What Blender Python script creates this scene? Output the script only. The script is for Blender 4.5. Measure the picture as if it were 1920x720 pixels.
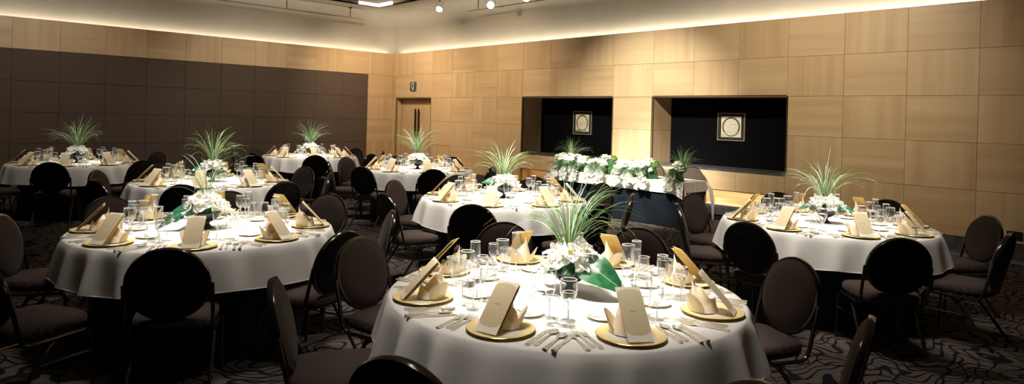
import bpy, math, random
from mathutils import Vector, Matrix

# ------------------------------------------------------------------ clear
for o in list(bpy.data.objects):
    bpy.data.objects.remove(o)
SC = bpy.context.scene
COL = SC.collection
R = math.radians
pi = math.pi

# ------------------------------------------------------------------ camera
cam_d = bpy.data.cameras.new('camera')
cam = bpy.data.objects.new('camera', cam_d)
COL.objects.link(cam)
CAM = Vector((15.6004, -10.0194, 1.619))
yaw, roll = R(137.08), R(1.58)
fwd = Vector((math.cos(yaw), math.sin(yaw), 0))
rt0 = fwd.cross(Vector((0, 0, 1)))
up0 = Vector((0, 0, 1))
rt = rt0 * math.cos(roll) + up0 * math.sin(roll)
up = -rt0 * math.sin(roll) + up0 * math.cos(roll)
M = Matrix((rt, up, -fwd)).transposed().to_4x4()
M.translation = CAM
cam.matrix_world = M
cam_d.sensor_fit = 'HORIZONTAL'
cam_d.sensor_width = 36
cam_d.lens = 1248.6 / 1920 * 36
cam_d.shift_x = 0.0
cam_d.shift_y = -(360 - 219.2) / 1920
cam_d.clip_start = 0.05
SC.camera = cam

# ------------------------------------------------------------------ world, exposure
SC.view_settings.view_transform = 'Standard'
SC.view_settings.look = 'None'
SC.view_settings.exposure = 0.0
SC.view_settings.gamma = 1.0
SC.view_settings.use_curve_mapping = False
W = bpy.data.worlds.new('world')
SC.world = W
W.use_nodes = True
W.node_tree.nodes['Background'].inputs[0].default_value = (0.9, 0.95, 1.0, 1)
W.node_tree.nodes['Background'].inputs[1].default_value = 0.0

# ------------------------------------------------------------------ lights
WARM = (1.0, 0.89, 0.70)
NEUT = (1.0, 0.94, 0.85)
TABLES = {'T1': (13.34, -7.52), 'T2': (10.56, -8.33), 'T3': (7.36, -7.21), 'T4': (3.81, -7.97),
          'T5': (3.36, -4.01), 'T6': (6.81, -3.87), 'T7': (10.32, -5.19), 'T8': (13.16, -3.88)}
ZC = 4.3            # ceiling height
COVE_W = 7.5         # W per metre of cove light
TABLE_W = {'T1': 2100, 'T2': 1300, 'T3': 1500, 'T4': 640, 'T5': 1500, 'T6': 1900, 'T7': 2500, 'T8': 1650}
TABLE_DX = {'T1': (-0.05, 0.12)}


def area(name, loc, rot, sx, sy, power, col):
    d = bpy.data.lights.new(name, 'AREA')
    d.shape = 'RECTANGLE'
    d.size, d.size_y = sx, sy
    d.energy = power
    d.color = col
    o = bpy.data.objects.new(name, d)
    COL.objects.link(o)
    o.location = loc
    o.rotation_euler = rot
    return o


def spot(name, loc, tgt, power, angle, blend=1.0, col=NEUT, size=0.06):
    d = bpy.data.lights.new(name, 'SPOT')
    d.energy = power
    d.spot_size = R(angle)
    d.spot_blend = blend
    d.color = col
    d.shadow_soft_size = size
    o = bpy.data.objects.new(name, d)
    COL.objects.link(o)
    o.location = loc
    o.rotation_euler = (Vector(tgt) - Vector(loc)).to_track_quat('-Z', 'Y').to_euler()
    return o


# cove strips behind the top edge of the panelling (they shine up the plaster wall)
for k in range(9):
    area('cove_light', (-0.115, -0.80 - 1.5 * k, 3.19), (pi, 0, 0), 0.05, 1.49, COVE_W * 1.2 * max(0.45, 1 - 0.05 * k), WARM)
for k in range(12):
    area('cove_light', (0.80 + 1.5 * k, 0.115, 3.19), (pi, 0, 0), 1.49, 0.05, COVE_W * (1.3 + 0.09 * k), WARM)
# warm strips in the slots under the two niches
area('slot_light', (6.383, 0.12, 0.495), (0, 0, 0), 2.3, 0.04, 2.0, (1.0, 0.70, 0.38))
area('slot_light', (9.766, 0.12, 0.495), (0, 0, 0), 2.3, 0.04, 6, (1.0, 0.85, 0.58))
# spotlights over each table: a narrow one on the flowers, a wider one from the camera's side of the room
WIDE = {'T1': (0.25, -0.9), 'T2': (0.7, 0.1), 'T3': (1.2, -0.4), 'T4': (1.4, -0.3), 'T5': (1.3, -0.7), 'T6': (1.2, -0.8),
        'T7': (0.6, -1.2), 'T8': (0.2, -1.6)}
WPOW = {'T1': 0.22, 'T2': 0.34}
OFF = {'T1': (-0.45, -1.0), 'T7': (0.45, 0.35)}
for k, (x, y) in TABLES.items():
    dx, dy = TABLE_DX.get(k, (0, 0))
    ox_, oy_ = OFF.get(k, (0.25, 0.3))
    spot('table_spot', (x + ox_, y + oy_, ZC - 0.1), (x + dx, y + dy, 0.74), TABLE_W[k] * 0.85, 28, 1.0, NEUT, 0.12)
    wx, wy = WIDE[k]
    spot('table_spot', (x + wx, y + wy, ZC - 0.1), (x + wx * 0.06, y + wy * 0.06, 0.74), TABLE_W[k] * WPOW.get(k, 0.42), 43, 1.0, NEUT, 0.45)
# spotlights washing the panelled walls, the head table and the aisles
spot('wall_spot', (9.0, -3.6, ZC - 0.1), (8.3, 0.0, 1.3), 1450, 60, 1.0, (1.0, 0.95, 0.80))
spot('flower_spot', (9.7, -5.6, ZC - 0.1), (8.75, -1.3, 0.75), 4400, 32, 1.0, NEUT)
spot('wall_spot', (4.6, -3.6, ZC - 0.1), (4.2, 0.0, 1.5), 600, 88, 1.0, (1.0, 0.80, 0.55))
spot('wall_spot', (2.2, -2.4, ZC - 0.1), (0.7, -0.1, 1.7), 430, 115, 1.0, (1.0, 0.80, 0.55))
spot('wall_spot', (11.9, -3.8, ZC - 0.1), (11.3, 0.0, 1.9), 520, 84, 1.0, (1.0, 0.88, 0.68))
spot('wall_spot', (3.6, -4.2, ZC - 0.1), (0.0, -3.6, 1.5), 280, 84, 1.0, (1.0, 0.92, 0.78))
spot('wall_spot', (3.8, -8.2, ZC - 0.1), (0.0, -8.2, 1.5), 230, 90, 1.0, (1.0, 0.94, 0.82))
spot('aisle_spot', (9.9, -6.7, ZC - 0.1), (9.9, -6.7, 0), 300, 90, 1.0, NEUT)
spot('aisle_spot', (12.2, -5.5, ZC - 0.1), (12.2, -5.5, 0), 330, 90, 1.0, NEUT)
spot('aisle_spot', (13.2, -8.2, ZC - 0.1), (12.7, -8.4, 0), 40, 60, 1.0, NEUT)
spot('aisle_spot', (5.2, -5.2, ZC - 0.1), (5.2, -5.2, 0), 260, 100, 1.0, NEUT)


# ------------------------------------------------------------------ materials
def mat(name, col=(0.5, 0.5, 0.5), rough=0.5, metal=0.0, spec=0.5, emit=None, es=1.0):
    m = bpy.data.materials.new(name)
    m.use_nodes = True
    b = m.node_tree.nodes['Principled BSDF']
    b.inputs['Base Color'].default_value = (*col, 1)
    b.inputs['Roughness'].default_value = rough
    b.inputs['Metallic'].default_value = metal
    b.inputs['Specular IOR Level'].default_value = spec
    if emit:
        b.inputs['Emission Color'].default_value = (*emit, 1)
        b.inputs['Emission Strength'].default_value = es
    return m


def nt(m):
    t = m.node_tree
    return t, t.nodes, t.links, t.nodes['Principled BSDF']


def node(ns, typ, **kw):
    n = ns.new(typ)
    for k, v in kw.items():
        setattr(n, k, v)
    return n


def ramp(ns, stops):
    r = ns.new('ShaderNodeValToRGB')
    e = r.color_ramp.elements
    while len(e) < len(stops):
        e.new(0.5)
    for i, (p, c) in enumerate(stops):
        e[i].position = p
        e[i].color = (*c, 1)
    return r


def noisy(name, c1, c2, scale, rough, bump=0.0, spec=0.5, coord='Object', stretch=(1, 1, 1), metal=0.0, detail=4):
    m = mat(name, c1, rough, metal, spec)
    t, ns, ls, b = nt(m)
    tc = node(ns, 'ShaderNodeTexCoord')
    mp = node(ns, 'ShaderNodeMapping')
    mp.inputs['Scale'].default_value = stretch
    n = node(ns, 'ShaderNodeTexNoise')
    n.inputs['Scale'].default_value = scale
    n.inputs['Detail'].default_value = detail
    rp = ramp(ns, [(0.3, c1), (0.7, c2)])
    ls.new(tc.outputs[coord], mp.inputs[0])
    ls.new(mp.outputs[0], n.inputs[0])
    ls.new(n.outputs[0], rp.inputs[0])
    ls.new(rp.outputs[0], b.inputs['Base Color'])
    if bump:
        bp = node(ns, 'ShaderNodeBump')
        bp.inputs['Strength'].default_value = bump
        bp.inputs['Distance'].default_value = 0.002
        ls.new(n.outputs[0], bp.inputs['Height'])
        ls.new(bp.outputs[0], b.inputs['Normal'])
    return m


def wood_mat(name, ca, cb, cc):
    """veneer: grain runs along U; the per-panel tone comes from a colour attribute."""
    m = mat(name, ca, 0.42, 0, 0.35)
    t, ns, ls, b = nt(m)
    uv = node(ns, 'ShaderNodeUVMap')
    uv.uv_map = 'UVMap'
    m1 = node(ns, 'ShaderNodeMapping')
    m1.inputs['Scale'].default_value = (0.35, 7.0, 1)
    n1 = node(ns, 'ShaderNodeTexNoise')
    n1.inputs['Scale'].default_value = 1.0
    n1.inputs['Detail'].default_value = 2.0
    m2 = node(ns, 'ShaderNodeMapping')
    m2.inputs['Scale'].default_value = (6.0, 90.0, 1)
    n2 = node(ns, 'ShaderNodeTexNoise')
    n2.inputs['Scale'].default_value = 1.0
    n2.inputs['Detail'].default_value = 4.0
    # leaves of veneer laid side by side
    sep = node(ns, 'ShaderNodeSeparateXYZ')
    fl = node(ns, 'ShaderNodeMath', operation='MULTIPLY')
    fl.inputs[1].default_value = 8.3
    f2 = node(ns, 'ShaderNodeMath', operation='FLOOR')
    wn = node(ns, 'ShaderNodeTexWhiteNoise', noise_dimensions='1D')
    mixv = node(ns, 'ShaderNodeMath', operation='MULTIPLY_ADD')
    mixv.inputs[1].default_value = 0.22
    add2 = node(ns, 'ShaderNodeMath', operation='MULTIPLY_ADD')
    add2.inputs[1].default_value = 0.22
    att = node(ns, 'ShaderNodeVertexColor')
    att.layer_name = 'tone'
    add3 = node(ns, 'ShaderNodeMath', operation='MULTIPLY_ADD')
    add3.inputs[1].default_value = 0.45
    sub = node(ns, 'ShaderNodeMath', operation='SUBTRACT')
    sub.inputs[1].default_value = 0.42
    rp = ramp(ns, [(0.1, ca), (0.5, cb), (0.9, cc)])
    ls.new(uv.outputs[0], m1.inputs[0])
    ls.new(uv.outputs[0], m2.inputs[0])
    ls.new(uv.outputs[0], sep.inputs[0])
    ls.new(m1.outputs[0], n1.inputs[0])
    ls.new(m2.outputs[0], n2.inputs[0])
    ls.new(sep.outputs[1], fl.inputs[0])
    ls.new(fl.outputs[0], f2.inputs[0])
    ls.new(f2.outputs[0], wn.inputs['W'])
    ls.new(wn.outputs[0], mixv.inputs[0])
    ls.new(n1.outputs[0], mixv.inputs[2])
    ls.new(n2.outputs[0], add2.inputs[0])
    ls.new(mixv.outputs[0], add2.inputs[2])
    ls.new(att.outputs[0], add3.inputs[0])
    ls.new(add2.outputs[0], add3.inputs[2])
    ls.new(add3.outputs[0], sub.inputs[0])
    ls.new(sub.outputs[0], rp.inputs[0])
    ls.new(rp.outputs[0], b.inputs['Base Color'])
    return m


def carpet_mat():
    m = mat('carpet', (0.05, 0.045, 0.04), 0.95, 0, 0.05)
    t, ns, ls, b = nt(m)
    tc = node(ns, 'ShaderNodeTexCoord')

    def lines(rot, freq, warp, wscale, thr, seed):
        mp = node(ns, 'ShaderNodeMapping')
        mp.inputs['Rotation'].default_value = (0, 0, rot)
        mp.inputs['Location'].default_value = (seed, seed * 1.7, 0)
        n = node(ns, 'ShaderNodeTexNoise')
        n.inputs['Scale'].default_value = wscale
        n.inputs['Detail'].default_value = 0.6
        sep = node(ns, 'ShaderNodeSeparateXYZ')
        mu = node(ns, 'ShaderNodeMath', operation='MULTIPLY')
        mu.inputs[1].default_value = freq * pi
        ma = node(ns, 'ShaderNodeMath', operation='MULTIPLY_ADD')
        ma.inputs[1].default_value = warp * pi
        si = node(ns, 'ShaderNodeMath', operation='SINE')
        ab = node(ns, 'ShaderNodeMath', operation='ABSOLUTE')
        lt = ramp(ns, [(thr, (0, 0, 0)), (thr + 0.1, (1, 1, 1))])
        ls.new(tc.outputs['Object'], mp.inputs[0])
        ls.new(mp.outputs[0], n.inputs[0])
        ls.new(mp.outputs[0], sep.inputs[0])
        ls.new(sep.outputs[0], mu.inputs[0])
        ls.new(n.outputs[0], ma.inputs[0])
        ls.new(mu.outputs[0], ma.inputs[2])
        ls.new(ma.outputs[0], si.inputs[0])
        ls.new(si.outputs[0], ab.inputs[0])
        ls.new(ab.outputs[0], lt.inputs[0])
        return lt.outputs[0]
    a = lines(R(35), 9.0, 10.0, 2.6, 0.36, 0.0)
    c = lines(R(-40), 4.5, 9.0, 2.2, 0.20, 4.0)
    mul = node(ns, 'ShaderNodeMath', operation='MULTIPLY')
    ls.new(a, mul.inputs[0])
    ls.new(c, mul.inputs[1])
    fn = node(ns, 'ShaderNodeTexNoise')
    fn.inputs['Scale'].default_value = 160
    ls.new(tc.outputs['Object'], fn.inputs[0])
    pile = ramp(ns, [(0.3, (0.068, 0.053, 0.044)), (0.7, (0.145, 0.116, 0.098))])
    ls.new(fn.outputs[0], pile.inputs[0])
    mx = node(ns, 'ShaderNodeMixRGB')
    mx.inputs[1].default_value = (0.012, 0.011, 0.012, 1)
    ls.new(mul.outputs[0], mx.inputs[0])
    ls.new(pile.outputs[0], mx.inputs[2])
    ls.new(mx.outputs[0], b.inputs['Base Color'])
    return m


def fabric_rib(name, c1, c2, freq):
    m = mat(name, c1, 0.9, 0, 0.15)
    t, ns, ls, b = nt(m)
    tc = node(ns, 'ShaderNodeTexCoord')
    wv = node(ns, 'ShaderNodeTexWave', bands_direction='Y')
    wv.inputs['Scale'].default_value = freq
    wv.inputs['Distortion'].default_value = 1.2
    wv.inputs['Detail'].default_value = 1
    rp = ramp(ns, [(0.2, c1), (0.8, c2)])
    ls.new(tc.outputs['Object'], wv.inputs[0])
    ls.new(wv.outputs[0], rp.inputs[0])
    ls.new(rp.outputs[0], b.inputs['Base Color'])
    b.inputs['Sheen Weight'].default_value = 0.08
    b.inputs['Sheen Roughness'].default_value = 0.5
    return m


def glass_mat(name='clear_glass', scatter=0.006, power=3.6):
    m = bpy.data.materials.new(name)
    m.use_nodes = True
    t = m.node_tree
    ns, ls = t.nodes, t.links
    for n in list(ns):
        ns.remove(n)
    out = ns.new('ShaderNodeOutputMaterial')
    mix = ns.new('ShaderNodeMixShader')
    tr = ns.new('ShaderNodeBsdfTransparent')
    tr.inputs[0].default_value = (0.965, 0.975, 0.975, 1)
    gl = ns.new('ShaderNodeBsdfGlossy')
    gl.inputs['Roughness'].default_value = 0.06
    gl.inputs['Color'].default_value = (1, 1, 1, 1)
    lw = ns.new('ShaderNodeLayerWeight')
    pw = node(ns, 'ShaderNodeMath', operation='POWER')
    pw.inputs[1].default_value = power
    fr = node(ns, 'ShaderNodeMath', operation='MULTIPLY_ADD')
    fr.inputs[1].default_value = 0.85
    fr.inputs[2].default_value = 0.05
    ls.new(lw.outputs['Facing'], pw.inputs[0])
    ls.new(pw.outputs[0], fr.inputs[0])
    ls.new(fr.outputs[0], mix.inputs[0])
    ls.new(tr.outputs[0], mix.inputs[1])
    ls.new(gl.outputs[0], mix.inputs[2])
    df = ns.new('ShaderNodeBsdfDiffuse')
    df.inputs[0].default_value = (0.9, 0.92, 0.92, 1)
    mx2 = ns.new('ShaderNodeMixShader')
    mx2.inputs[0].default_value = scatter
    ls.new(mix.outputs[0], mx2.inputs[1])
    ls.new(df.outputs[0], mx2.inputs[2])
    ls.new(mx2.outputs[0], out.inputs[0])
    return m


def leafy(name, c1, c2, rough=0.35, scale=30, spec=0.5):
    return noisy(name, c1, c2, scale, rough, 0.1, spec)


WOOD = wood_mat('maple_veneer', (0.50, 0.325, 0.175), (0.61, 0.428, 0.245), (0.69, 0.515, 0.32))
DARKGAP = mat('shadow_gap', (0.05, 0.03, 0.015), 0.9)
PARTITION = noisy('brown_partition_fabric', (0.105, 0.076, 0.059), (0.118, 0.086, 0.067), 60, 0.85, 0.0, 0.1, 'Object', (1, 1, 1))
PLASTER = noisy('plaster', (0.33, 0.295, 0.245), (0.355, 0.32, 0.265), 2.0, 0.9, 0, 0.1)
CARPET = carpet_mat()
NICHE_BLACK = noisy('black_niche_fabric', (0.0025, 0.0025, 0.003), (0.0045, 0.0045, 0.005), 50, 0.95, 0, 0.03)
STONE = noisy('dark_stone', (0.035, 0.034, 0.042), (0.11, 0.105, 0.12), 7, 0.35, 0.0, 0.5)
STONE_L = noisy('grey_metal_strip', (0.16, 0.16, 0.17), (0.2, 0.2, 0.21), 20, 0.4)
FABRIC = fabric_rib('taupe_ribbed_fabric', (0.046, 0.030, 0.024), (0.082, 0.057, 0.047), 55)
BLACKBACK = mat('black_vinyl', (0.006, 0.005, 0.005), 0.55, 0, 0.3)
PIPING = mat('black_piping', (0.06, 0.048, 0.042), 0.4, 0, 0.5)
GUNMETAL = mat('bronze_grey_metal', (0.12, 0.103, 0.09), 0.17, 0.9)
CLOTH = noisy('white_tablecloth_linen', (0.74, 0.71, 0.67), (0.80, 0.77, 0.73), 220, 0.85, 0.08, 0.1)
NAVY = noisy('navy_satin', (0.006, 0.010, 0.020), (0.014, 0.022, 0.040), 8, 0.5, 0.0, 0.4)
GOLD = noisy('gold_glaze', (0.82, 0.65, 0.27), (0.88, 0.73, 0.36), 90, 0.35, 0, 0.5, 'Object', (1, 1, 1), 0.08)
GOLDRIM = mat('gold_rim', (0.62, 0.42, 0.12), 0.22, 0.8)
CHINA = mat('white_china', (0.74, 0.72, 0.68), 0.2)
LACE = noisy('pale_gold_lace', (0.74, 0.72, 0.66), (0.60, 0.52, 0.33), 70, 0.3)
SILVER = mat('silver_plate', (0.86, 0.82, 0.73), 0.25, 0.7)
GLASS = glass_mat('clear_glass', 0.008, 2.2)
GLASS_EDGE = glass_mat('glass_edge_glint', 0.42, 1.5)  # white diffuse share stands in for bright reflections on rims and stems
NAPKIN = noisy('beige_napkin', (0.76, 0.64, 0.47), (0.80, 0.68, 0.52), 150, 0.9, 0.1, 0.05)
COVER = noisy('cream_card', (0.80, 0.74, 0.62), (0.83, 0.77, 0.66), 40, 0.8, 0, 0.1)
COVER2 = noisy('tan_card', (0.60, 0.49, 0.31), (0.63, 0.52, 0.34), 40, 0.8, 0, 0.1)
MUSTARD = noisy('mustard_card', (0.60, 0.41, 0.12), (0.68, 0.48, 0.16), 30, 0.7, 0, 0.1)
INK = mat('dark_ink', (0.05, 0.035, 0.02), 0.7)
BOWL = mat('black_lacquer', (0.008, 0.008, 0.012), 0.3)
PETAL = noisy('white_petal', (0.86, 0.86, 0.81), (0.90, 0.90, 0.87), 40, 0.6, 0.2, 0.2)
def thin(m, amount):
    """light passes through thin petals"""
    t, ns, ls, b = nt(m)
    tl = node(ns, 'ShaderNodeBsdfTranslucent')
    mx = node(ns, 'ShaderNodeMixShader')
    mx.inputs[0].default_value = amount
    src = b.inputs['Base Color'].links
    if src:
        ls.new(src[0].from_socket, tl.inputs[0])
    out = ns['Material Output']
    ls.new(b.outputs[0], mx.inputs[1])
    ls.new(tl.outputs[0], mx.inputs[2])
    ls.new(mx.outputs[0], out.inputs[0])


thin(PETAL, 0.55)
YELLOW = mat('yellow_flower_centre', (0.75, 0.55, 0.06), 0.6)
PALEGREEN = noisy('pale_green_petal', (0.62, 0.68, 0.32), (0.76, 0.79, 0.52), 40, 0.6)
LEAF = leafy('deep_green_leaf', (0.010, 0.065, 0.022), (0.025, 0.13, 0.045), 0.28)
LEAFB = leafy('blue_green_leaf', (0.014, 0.085, 0.048), (0.04, 0.15, 0.095), 0.3)
GRASS1 = leafy('green_grass_blade', (0.045, 0.14, 0.035), (0.12, 0.26, 0.075), 0.35, 40)
GRASS2 = leafy('pale_grass_blade', (0.26, 0.36, 0.20), (0.48, 0.54, 0.38), 0.4, 40)
GRASS3 = leafy('yellow_grass_blade', (0.30, 0.27, 0.06), (0.40, 0.38, 0.12), 0.4, 40)
MOSS = noisy('bright_moss', (0.05, 0.13, 0.015), (0.15, 0.27, 0.05), 60, 0.9, 0.8)
FERN = leafy('dark_fern', (0.012, 0.045, 0.014), (0.03, 0.10, 0.03), 0.7, 30, 0.15)
PAPER = noisy('aged_paper', (0.55, 0.50, 0.38), (0.66, 0.61, 0.49), 9, 0.8, 0, 0.1, 'Object', (1, 6, 6))
FRAME_S = mat('silver_frame', (0.55, 0.52, 0.46), 0.3, 0.6)
MATBOARD = mat('dark_mat_board', (0.014, 0.012, 0.010), 0.8)
BLACK = mat('matt_black', (0.006, 0.006, 0.006), 0.5)
CHROME = mat('chrome', (0.7, 0.66, 0.58), 0.15, 1.0)
LAMP_ON = mat('lamp_glow', (1, 1, 1), 0.5, emit=(1.0, 0.95, 0.85), es=14)
RECESS_ON = mat('recess_glow', (1, 1, 1), 0.5, emit=(1.0, 0.97, 0.88), es=1.35)
SIGN_G = mat('sign_green', (0.008, 0.045, 0.03), 0.4)
SIGN_W = mat('sign_white', (0.55, 0.52, 0.47), 0.5)
BRONZE = mat('dark_bronze', (0.03, 0.022, 0.016), 0.4, 0.6)
RAILPAINT = mat('painted_rail', (0.30, 0.25, 0.18), 0.6)


# ------------------------------------------------------------------ mesh builder
class MB:
    def __init__(s):
        s.v, s.f, s.m, s.uv, s.tone = [], [], [], {}, {}
        s.T = Matrix.Identity(4)

    def add(s, vs, fs, mi=0):
        b = len(s.v)
        s.v += [tuple(s.T @ Vector(p)) for p in vs]
        for f in fs:
            s.f.append(tuple(b + i for i in f))
            s.m.append(mi)
        return b

    def box(s, a, c, mi=0):
        (x0, y0, z0), (x1, y1, z1) = a, c
        v = [(x, y, z) for x in (x0, x1) for y in (y0, y1) for z in (z0, z1)]
        s.add(v, [(0, 1, 3, 2), (4, 6, 7, 5), (0, 4, 5, 1), (2, 3, 7, 6), (0, 2, 6, 4), (1, 5, 7, 3)], mi)

    def grid(s, fn, nu, nv, mi=0, wrapu=False):
        vs = [fn(i / (nu if wrapu else nu), j / nv) for i in range(nu if wrapu else nu + 1) for j in range(nv + 1)]
        fs = []
        for i in range(nu):
            i2 = (i + 1) % nu if wrapu else i + 1
            for j in range(nv):
                a, b_ = i * (nv + 1) + j, i2 * (nv + 1) + j
                fs.append((a, b_, b_ + 1, a + 1))
        s.add(vs, fs, mi)

    def lathe(s, prof, n=24, mi=0, cx=0, cy=0):
        m = len(prof)
        vs, fs = [], []
        for i in range(n):
            a = 2 * pi * i / n
            for r, z in prof:
                vs.append((cx + r * math.cos(a), cy + r * math.sin(a), z))
        for i in range(n):
            k = (i + 1) % n
            for j in range(m - 1):
                fs.append((i * m + j, k * m + j, k * m + j + 1, i * m + j + 1))
        s.add(vs, fs, mi)

    def tube(s, pts, r, n=8, mi=0, closed=False, cap=True):
        P = [Vector(p) for p in pts]
        m = len(P)
        rr = r if isinstance(r, (list, tuple)) else [r] * m
        vs = []
        prev = None
        for i in range(m):
            if closed:
                t = (P[(i + 1) % m] - P[i - 1]).normalized()
            else:
                t = (P[min(i + 1, m - 1)] - P[max(i - 1, 0)]).normalized()
            if prev is None:
                ref = Vector((0, 0, 1)) if abs(t.z) < 0.9 else Vector((0, 1, 0))
                nrm = (ref - t * ref.dot(t)).normalized()
            else:
                nrm = (prev - t * prev.dot(t)).normalized()
            prev = nrm
            bn = t.cross(nrm)
            for k in range(n):
                a = 2 * pi * k / n
                vs.append(tuple(P[i] + (nrm * math.cos(a) + bn * math.sin(a)) * rr[i]))
        fs = []
        for i in range(m if closed else m - 1):
            i2 = (i + 1) % m
            for k in range(n):
                k2 = (k + 1) % n
                fs.append((i * n + k, i * n + k2, i2 * n + k2, i2 * n + k))
        if cap and not closed:
            fs.append(tuple(range(n))[::-1])
            fs.append(tuple((m - 1) * n + k for k in range(n)))
        s.add(vs, fs, mi)

    def bar(s, st, mi=0):
        """loft of rectangles along x: stations (x, y, z, half width, thickness)"""
        vs, fs = [], []
        for x, y, z, w, t in st:
            vs += [(x, y - w, z), (x, y + w, z), (x, y + w, z + t), (x, y - w, z + t)]
        for i in range(len(st) - 1):
            for k in range(4):
                k2 = (k + 1) % 4
                fs.append((i * 4 + k, i * 4 + k2, i * 4 + 4 + k2, i * 4 + 4 + k))
        fs.append((3, 2, 1, 0))
        e = (len(st) - 1) * 4
        fs.append((e, e + 1, e + 2, e + 3))
        s.add(vs, fs, mi)

    def prism(s, poly, z0, z1, mi=0):
        n = len(poly)
        vs = [(x, y, z0) for x, y in poly] + [(x, y, z1) for x, y in poly]
        fs = [tuple(range(n))[::-1], tuple(range(n, 2 * n))]
        for i in range(n):
            k = (i + 1) % n
            fs.append((i, k, n + k, n + i))
        s.add(vs, fs, mi)

    def mesh(s, name, mats, smooth=True, angle=40):
        me = bpy.data.meshes.new(name)
        me.from_pydata(s.v, [], s.f)
        for m in mats:
            me.materials.append(m)
        me.polygons.foreach_set('material_index', s.m)
        if smooth:
            me.polygons.foreach_set('use_smooth', [True] * len(s.f))
            me.set_sharp_from_angle(angle=R(angle))
        me.update()
        return me

    def build(s, name, mats, parent=None, smooth=True, angle=40):
        if not isinstance(mats, (list, tuple)):
            mats = [mats]
        o = bpy.data.objects.new(name, s.mesh(name, mats, smooth, angle))
        COL.objects.link(o)
        if parent:
            o.parent = parent
        return o


def empty(name, loc=(0, 0, 0), rz=0.0):
    o = bpy.data.objects.new(name, None)
    o.empty_display_size = 0.1
    COL.objects.link(o)
    o.location = loc
    o.rotation_euler = (0, 0, rz)
    return o


def tag(o, label=None, cat=None, group=None, kind=None):
    if label:
        o['label'] = label
    if cat:
        o['category'] = cat
    if group:
        o['group'] = group
    if kind:
        o['kind'] = kind
    return o


def kids(o):
    return CH.get(o.name, None) or [c for c in bpy.data.objects if c.parent == o]


CH = {}


def copy_tree(o, parent=None):
    c = o.copy()
    COL.objects.link(c)
    if parent:
        c.parent = parent
    if o.name not in CH:
        CH[o.name] = [k for k in bpy.data.objects if k.parent == o]
    for ch in CH[o.name]:
        copy_tree(ch, c)
    return c


class Proto:
    """the first placement moves the thing itself, later ones copy it with its parts"""
    def __init__(s, root):
        s.root, s.used = root, False

    def place(s, loc, rz, label, cat, group, sc=None):
        o = copy_tree(s.root) if s.used else s.root
        s.used = True
        o.location = loc
        o.rotation_euler = (0, 0, rz)
        if sc:
            o.scale = sc
        tag(o, label, cat, group)
        return o


# ------------------------------------------------------------------ the room
XM, YM = 18.6, -13.6            # far ends of the hall
ROWS = [3.252, 2.652, 2.052, 1.452, 0.852, 0.252]
RC = [0.0, 0.998, 1.819, 2.644, 3.475, 4.308, 5.146, 5.965, 6.805, 7.620, 8.533, 9.359, 10.183, 10.996,
      11.820, 12.635, 13.451, 14.27, 15.09, 15.91, 16.73, 17.55, XM]
LC = [0.0, 0.773, 1.52, 2.28, 3.04, 3.80, 4.57, 5.33, 6.10, 6.86, 7.64, 8.40, 9.16, 9.92, 10.68, 11.44, 12.2, 12.96, -YM]
NICHES = [(5.146, 7.620), (8.533, 10.996)]
DOOR = (0.176, 1.772, 2.045)
rng = random.Random(5)


class Panels(MB):
    def panel(s, P, hor, tone, mi=0):
        """P: 4 corners (bottom left, bottom right, top right, top left) of the face, plus depth vector"""
        (a, b, c, d), n = P
        base = s.add([a, b, c, d] + [tuple(Vector(q) + Vector(n)) for q in (a, b, c, d)],
                     [(0, 1, 2, 3), (0, 4, 5, 1), (1, 5, 6, 2), (2, 6, 7, 3), (3, 7, 4, 0)], mi)
        w = (Vector(b) - Vector(a)).length
        h = (Vector(d) - Vector(a)).length
        ox, oy = rng.uniform(0, 40), rng.uniform(0, 40)
        base_uv = [(0, 0), (w, 0), (w, h), (0, h)] * 2
        for k in range(8):
            u, v = base_uv[k]
            s.uv[base + k] = (ox + (u if hor else v), oy + (v if hor else u))
            s.tone[base + k] = tone

    def finish(s, name, mats):
        o = s.build(name, mats, None, smooth=False)
        me = o.data
        ul = me.uv_layers.new(name='UVMap')
        ca = me.color_attributes.new('tone', 'FLOAT_COLOR', 'POINT')
        for lp in me.loops:
            ul.data[lp.index].uv = s.uv.get(lp.vertex_index, (0, 0))
        for i in range(len(me.vertices)):
            t = s.tone.get(i, 0.5)
            ca.data[i].color = (t, t, t, 1)
        return o


G = 0.0022
PB = Panels()


def rpan(x0, x1, z0, z1, hor, y=0.0, mi=0):
    PB.panel((((x0 + G, y, z0 + G), (x1 - G, y, z0 + G), (x1 - G, y, z1 - G), (x0 + G, y, z1 - G)), (0, 0.02, 0)),
             hor, rng.uniform(0.25, 0.75), mi)
    PB.box((x0, y + 0.02, z0), (x1, y + 0.045, z1), 1)


for r in range(5):
    z1, z0 = ROWS[r], ROWS[r + 1]
    for c in range(len(RC) - 1):
        x0, x1 = RC[c], RC[c + 1]
        hor = (c + r) % 2 == 1
        inn = any(x0 >= a - 0.01 and x1 <= b + 0.01 for a, b in NICHES)
        if inn and r in (2, 3):
            continue
        if inn and r == 4:
            rpan(x0, x1, 0.50, z1 - 0.03, hor)
            continue
        if r >= 1 and c == 0:
            if r == 1:
                rpan(0, 0.14, z0, z1, not hor)
                rpan(0.14, x1, z0, z1, hor)
            else:
                rpan(0, DOOR[0], z0, z1, not hor)
            continue
        if r >= 2 and c == 1:
            if x1 > DOOR[1]:
                rpan(DOOR[1], x1, z0, z1, hor)
            continue
        rpan(x0, x1, z0, z1, hor)
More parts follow.
